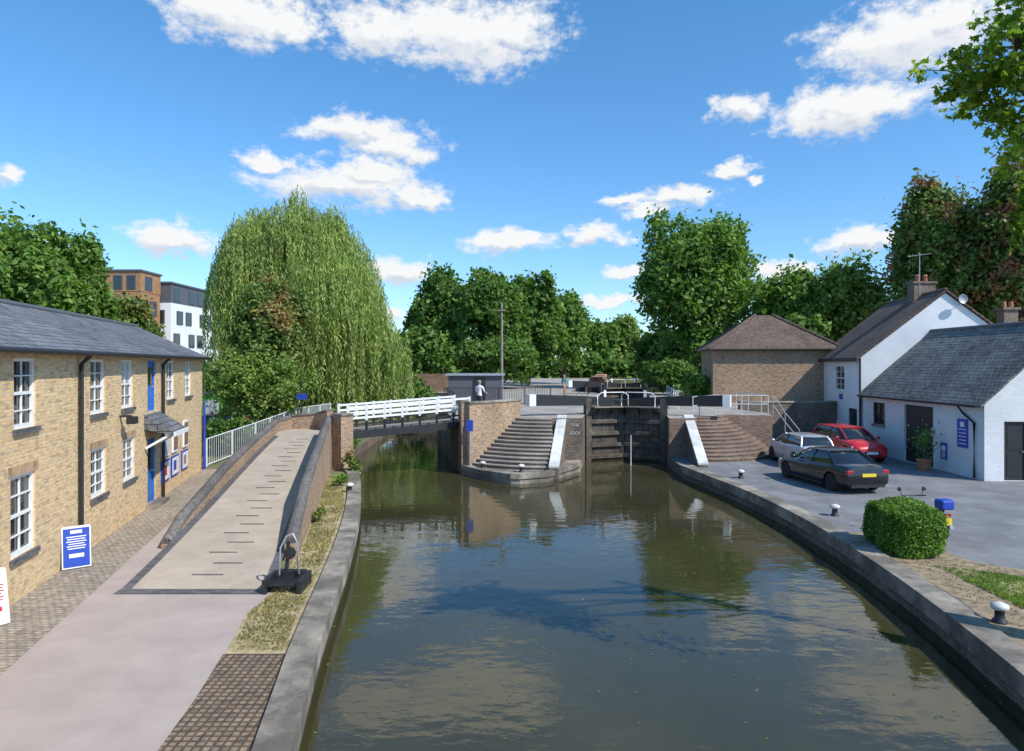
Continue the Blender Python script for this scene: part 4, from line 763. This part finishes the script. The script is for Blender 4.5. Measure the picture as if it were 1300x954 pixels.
car('small silver hatchback parked beside the red brick steps',(13.05,31.0,0),hd_(-.05,1),3.6,1.62,1.40,M['silver'],'hatch')
car('bright red car facing the camera in front of the white house',(16.25,33.0,0),hd_(.03,-1),4.2,1.8,1.5,M['red'],'hatch')
t=car('distant red car parked behind the railing at far left',(-17.3,42,0),hd_(1,.3),4.1,1.75,1.45,M['red'],'hatch'); del t['group']
t=thing('garden_stall','green sided stall beyond the railing at far left','stall',(-19,43,0)); MB().box(-20,-18.6,44,45.5,0,2.6).build('side_panel',M['green'],t); MB().box(-20.2,-18.4,43.8,45.7,2.6,2.7).build('roof',M['darkgrey'],t); MB().box(-19.8,-18.9,43.93,43.99,.8,2.2).build('serving_hatch',M['curtain'],t)
t=thing('motorcycle','motorcycle with dark blue top box and yellow plate parked behind the hedge','motorcycle',(0,0,0),local=True)
for x in (-.68,.70):
    w=MB().lathe((x,0,.3),[(.22,-.05),(.28,-.06),(.30,0),(.28,.06),(.22,.05)],22,'y').build('wheel',M['rubber'],t,smooth=50); k=MB(); k.lathe((x,0,.3),[(.02,-.06),(.05,-.06),(.05,.06),(.02,.06)],10,'y')
    for j in range(8): a=j*.785; k.bar((x,0,.3),(x+math.cos(a)*.23,0,.3+math.sin(a)*.23),.02,.02)
    k.build('rim',M['rim'],w)
MB().loft([[(x,-w,z0),(x,w,z0),(x,w*.7,z1),(x,-w*.7,z1)] for x,w,z0,z1 in ((-.15,.08,.6,.75),(.0,.15,.58,.88),(.3,.16,.62,.92),(.45,.07,.66,.86))]).build('fuel_tank',M['blk'],t,bevel=.04)
MB().box(-.25,.3,-.14,.14,.28,.6).build('engine',M['iron'],t,bevel=.03); MB().loft([[(x,-w,z-.05),(x,w,z-.05),(x,w,z+.05),(x,-w,z+.05)] for x,w,z in ((-.75,.1,.83),(-.4,.14,.79),(-.1,.1,.77))]).build('seat',M['rubber'],t,bevel=.03)
MB().tube([(.7,.08,.3),(.52,.08,.95)],.03).build('fork',M['grey'],t); MB().tube([(.7,-.08,.3),(.52,-.08,.95)],.03).build('fork',M['grey'],t); MB().tube([(.35,.38,1.04),(.48,.2,1.02),(.5,-.2,1.02),(.35,-.38,1.04)],.018).build('handlebar',M['black'],t)
for s in (-1,1): m=MB().tube([(.42,s*.3,1.03),(.45,s*.36,1.2)],.01); m.lathe((.45,s*.38,1.22),[(.01,-.02),(.06,-.015),(.06,.015),(.01,.02)],10,'x'); m.build('mirror',M['black'],t)
MB().lathe((.6,0,.88),[(.03,-.06),(.1,0),(.1,.06),(.02,.08)],14,'x').build('headlight',M['lamp'],t,smooth=50); MB().tube([(.0,-.2,.35),(-.4,-.22,.33),(-.85,-.22,.4)],[.03,.05,.06],8).build('exhaust',M['grey'],t)
MB().box(-1.02,-.68,-.19,.19,.9,1.18).build('top_box',M['signblue'],t,bevel=.06); MB().box(-1.0,-.98,-.11,.11,.5,.68).build('number_plate',M['yellow'],t); MB().box(-1.0,-.92,-.08,.08,.72,.8).build('tail_light',M['taillight'],t); MB().bar((-.95,0,.55),(-.4,0,.75),.16,.03).build('mudguard',M['blk'],t)
t.location=(10.85,18.05,0); t.rotation_euler.z=R(96); t.scale=(.93,.93,.93)
# ---------------------------------------------------------------- people
def person(label,loc,rot,top,legs,hairm,pose='stand'):
    J={'pel':(0,0,.95),'wst':(0,.0,1.1),'chs':(0,.0,1.32),'nek':(0,.0,1.5),'hed':(0,-.02,1.62),'crn':(0,0,1.72)}
    Rr={'pel':.14,'wst':.12,'chs':.15,'nek':.055,'hed':.09,'crn':.075}; Ed=[('pel','wst'),('wst','chs'),('chs','nek'),('nek','hed'),('hed','crn')]
    fw=-.35 if pose=='lean' else -.05
    for s,n in ((1,'l'),(-1,'r')):
        J.update({n+'sh':(s*.2,0,1.42),n+'el':(s*.26,fw*.3+.02,1.14),n+'wr':(s*(.2 if pose=='lean' else .28),fw-.03,1.08 if pose=='lean' else .88),n+'ha':(s*(.18 if pose=='lean' else .28),fw-.1,1.07 if pose=='lean' else .80),n+'hp':(s*.1,0,.9),n+'kn':(s*.11,-.02,.5),n+'an':(s*.12,.02,.09),n+'to':(s*.13,-.15,.04)})
        Rr.update({n+'sh':.065,n+'el':.045,n+'wr':.03,n+'ha':.035,n+'hp':.1,n+'kn':.062,n+'an':.045,n+'to':.04})
        Ed+=[('chs',n+'sh'),(n+'sh',n+'el'),(n+'el',n+'wr'),(n+'wr',n+'ha'),('pel',n+'hp'),(n+'hp',n+'kn'),(n+'kn',n+'an'),(n+'an',n+'to')]
        for f in range(5):
            bx=J[n+'ha']; k=n+'f%d'%f; J[k]=(bx[0]+s*(-.03+.015*f),bx[1]-.02-(.02 if f else 0),bx[2]-(.07 if f else .03)); Rr[k]=.009; Ed.append((n+'ha',k))
    ks=list(J); me=bpy.data.meshes.new('b'); me.from_pydata([J[k] for k in ks],[(ks.index(a),ks.index(b)) for a,b in Ed],[]); o=bpy.data.objects.new('b',me); C.objects.link(o)
    m=o.modifiers.new('s','SKIN'); o.modifiers.new('u','SUBSURF').levels=1
    for i,k in enumerate(ks): me.skin_vertices[0].data[i].radius=(Rr[k],Rr[k]*(.75 if k in('chs','wst','pel') else 1))
    me.skin_vertices[0].data[0].use_root=True
    dg=bpy.context.evaluated_depsgraph_get(); nm=bpy.data.meshes.new_from_object(o.evaluated_get(dg)); bpy.data.objects.remove(o)
    t=thing('person',label,'person',(0,0,0),local=True); b=bpy.data.objects.new('body',nm); C.objects.link(b); b.parent=t; nm.materials.clear()
    for q in (M['skin'],top,legs,M['rubber']): nm.materials.append(q)
    for p in nm.polygons:
        c=p.center; r=abs(c.x); p.use_smooth=True
        p.material_index=3 if c.z<.1 else 2 if c.z<.98 and r<.24 else 1 if (c.z<1.49 and not (r>.235 and c.z<1.18) and not(c.y<-.2)) else 0
    MB().lathe((0,.012,1.62),[(.096,-.02),(.108,.04),(.10,.09),(.06,.135),(.005,.15)],14).build('hair',hairm,t,smooth=60)
    for s in (-1,1): MB().lathe((s*.035,-.105,1.635),[(.001,-.008),(.011,0),(.001,.008)],8,'y').build('eye',M['black'],t); MB().lathe((s*.095,-.01,1.61),[(.001,-.015),(.025,0),(.001,.015)],8,'x').build('ear',M['skin'],t)
    MB().lathe((0,-.112,1.605),[(.015,-.02),(.012,0),(.003,.03)],8).build('nose',M['skin'],t); MB().box(-.025,.025,-.106,-.1,1.56,1.568).build('mouth',M['taillight'],t)
    t.location=loc; t.rotation_euler.z=R(rot); return t
person('person in a white shirt standing on the island behind the footbridge',(-1.75,36.6,1.9),150,M['shirt'],M['trousers'],M['hair'],'lean')
person('person in a teal top walking on the far lockside path',(4.3,56,1.9),60,M['teal'],M['tan'],M['hair'])
# ---------------------------------------------------------------- world, light, camera
w=bpy.data.worlds.new('World'); S.world=w; w.use_nodes=True; nt=w.node_tree; bg=nt.nodes['Background']
try: w.cycles.sampling_method='MANUAL'; w.cycles.sample_map_resolution=512
except Exception: pass
sv=Vector((.86,-.62,1.05)).normalized(); el=math.asin(sv.z); az=math.atan2(sv.x,sv.y)
sky=nd(nt,'ShaderNodeTexSky',sky_type='NISHITA'); sky.sun_disc=False; sky.sun_elevation=el; sky.sun_rotation=az; sky.altitude=100; sky.air_density=1.0; sky.dust_density=.2; sky.ozone_density=2.0
hs=nd(nt,'ShaderNodeHueSaturation'); hs.inputs['Saturation'].default_value=1.1; hs.inputs['Value'].default_value=1.08; nt.links.new(sky.outputs[0],hs.inputs['Color'])
gr=bpy.data.node_groups.new('clouds','ShaderNodeTree'); gr.interface.new_socket('P',in_out='INPUT',socket_type='NodeSocketVector'); gr.interface.new_socket('D',in_out='OUTPUT',socket_type='NodeSocketFloat')
gi=gr.nodes.new('NodeGroupInput'); go=gr.nodes.new('NodeGroupOutput'); prev=None
CL=[(300,20,80,28),(365,30,44,16),(480,38,62,26),(590,45,105,34),(650,38,50,24),(435,238,105,20),(470,222,55,17),(452,168,66,15),(503,190,50,15),(343,205,28,10),(215,302,56,18),(12,222,24,13),(642,308,52,11),(752,295,32,11),(790,251,32,7),(868,247,40,9),(832,264,36,7),(512,340,40,15),(1150,45,110,36),(1200,25,60,28),(1085,137,102,24),(940,143,36,15),(940,215,26,8),(962,233,16,6),(1090,308,54,13),(775,380,40,7),(503,402,22,9),(528,250,36,12),(795,348,28,8),(1000,345,42,9),(1450,250,90,25),(880,-120,150,40),(150,-150,140,40)]
for px,py,rx,ry in CL:
    a=math.atan2(px-650,F); ca=math.cos(a); e_=math.atan((HY-py)/math.hypot(F,px-650))
    s=gr.nodes.new('ShaderNodeVectorMath'); s.operation='SUBTRACT'; gr.links.new(gi.outputs[0],s.inputs[0]); s.inputs[1].default_value=(a,e_,0)
    m=gr.nodes.new('ShaderNodeVectorMath'); m.operation='MULTIPLY'; gr.links.new(s.outputs[0],m.inputs[0]); m.inputs[1].default_value=(F/(rx*1.25)/ca/ca,F/(ry*1.35)/ca,0)
    l=gr.nodes.new('ShaderNodeVectorMath'); l.operation='LENGTH'; gr.links.new(m.outputs[0],l.inputs[0])
    if prev is None: prev=l.outputs['Value']
    else:
        x=gr.nodes.new('ShaderNodeMath'); x.operation='MINIMUM'; gr.links.new(prev,x.inputs[0]); gr.links.new(l.outputs['Value'],x.inputs[1]); prev=x.outputs[0]
x=gr.nodes.new('ShaderNodeMath'); x.operation='SUBTRACT'; x.inputs[0].default_value=1; gr.links.new(prev,x.inputs[1]); gr.links.new(x.outputs[0],go.inputs[0])
tc=nt.nodes.new('ShaderNodeTexCoord'); sp=nt.nodes.new('ShaderNodeSeparateXYZ'); nt.links.new(tc.outputs['Generated'],sp.inputs[0])
tint=ramp(nt,sp.outputs[2],[(0,(.82,.96,1.30,1)),(.12,(.76,1.0,1.22,1)),(.5,(.66,1.12,1.28,1))]); skc=mixc(nt,hs.outputs[0],tint,1.0,'MULTIPLY')
at2=nd(nt,'ShaderNodeMath',operation='ARCTAN2'); nt.links.new(sp.outputs[0],at2.inputs[0]); nt.links.new(sp.outputs[1],at2.inputs[1]); asn=nd(nt,'ShaderNodeMath',operation='ARCSINE'); nt.links.new(sp.outputs[2],asn.inputs[0])
cb=nt.nodes.new('ShaderNodeCombineXYZ'); nt.links.new(at2.outputs[0],cb.inputs[0]); nt.links.new(asn.outputs[0],cb.inputs[1])
mp=nd(nt,'ShaderNodeMapping'); mp.inputs['Scale'].default_value=(1,1.5,1); nt.links.new(cb.outputs[0],mp.inputs[0])
nz=nd(nt,'ShaderNodeTexNoise'); nz.inputs['Scale'].default_value=14; nz.inputs['Detail'].default_value=5; nz.inputs['Roughness'].default_value=.6; nt.links.new(mp.outputs[0],nz.inputs['Vector'])
vm=nd(nt,'ShaderNodeVectorMath',operation='MULTIPLY_ADD'); nt.links.new(nz.outputs[1],vm.inputs[0]); vm.inputs[1].default_value=(.11,.06,0); vm.inputs[2].default_value=(-.055,-.03,0)
va=nd(nt,'ShaderNodeVectorMath',operation='ADD'); nt.links.new(cb.outputs[0],va.inputs[0]); nt.links.new(vm.outputs[0],va.inputs[1])
def G(vec):
    g_=nt.nodes.new('ShaderNodeGroup'); g_.node_tree=gr; nt.links.new(vec,g_.inputs[0]); return g_.outputs[0]
d1=G(va.outputs[0]); vb=nd(nt,'ShaderNodeVectorMath',operation='ADD'); nt.links.new(va.outputs[0],vb.inputs[0]); vb.inputs[1].default_value=(.004,.012,0); d2=G(vb.outputs[0])
n2=nd(nt,'ShaderNodeTexNoise'); n2.inputs['Scale'].default_value=36; n2.inputs['Detail'].default_value=6; n2.inputs['Roughness'].default_value=.65; nt.links.new(mp.outputs[0],n2.inputs['Vector'])
ma=nd(nt,'ShaderNodeMath',operation='MULTIPLY_ADD'); nt.links.new(n2.outputs[0],ma.inputs[0]); ma.inputs[1].default_value=1.7; nt.links.new(d1,ma.inputs[2])
mask=nd(nt,'ShaderNodeMapRange',interpolation_type='SMOOTHSTEP'); nt.links.new(ma.outputs[0],mask.inputs[0]); mask.inputs[1].default_value=.70; mask.inputs[2].default_value=1.42
sb=nd(nt,'ShaderNodeMath',operation='SUBTRACT'); nt.links.new(d2,sb.inputs[0]); nt.links.new(d1,sb.inputs[1])
s3=nd(nt,'ShaderNodeMath',operation='MULTIPLY_ADD'); nt.links.new(n2.outputs[0],s3.inputs[0]); s3.inputs[1].default_value=-.5; nt.links.new(sb.outputs[0],s3.inputs[2])
ad=nd(nt,'ShaderNodeMath',operation='ADD'); nt.links.new(s3.outputs[0],ad.inputs[0]); ad.inputs[1].default_value=.3
sh=ramp(nt,ad.outputs[0],[(0,(6.3,6.35,6.4,1)),(.4,(4.4,4.8,5.4,1))])
fin=mixc(nt,skc,sh,mask.outputs[0]); nt.links.new(fin,bg.inputs['Color']); bg.inputs['Strength'].default_value=.15
sl=bpy.data.lights.new('sun','SUN'); sl.energy=5.0; sl.angle=R(.5); sl.color=(1,.96,.89); so=bpy.data.objects.new('sun',sl); C.objects.link(so); so.rotation_euler=(-sv).to_track_quat('-Z','Y').to_euler()
cd=bpy.data.cameras.new('camera'); cam=bpy.data.objects.new('camera',cd); C.objects.link(cam); cam.location=(0,0,HC); cam.rotation_euler=(R(90),0,0); cd.lens=24; cd.sensor_width=36; cd.shift_y=-14/1300; cd.clip_end=3000; cd.clip_start=.1; S.camera=cam
S.view_settings.view_transform='Standard'; S.view_settings.look='None'; S.view_settings.exposure=0
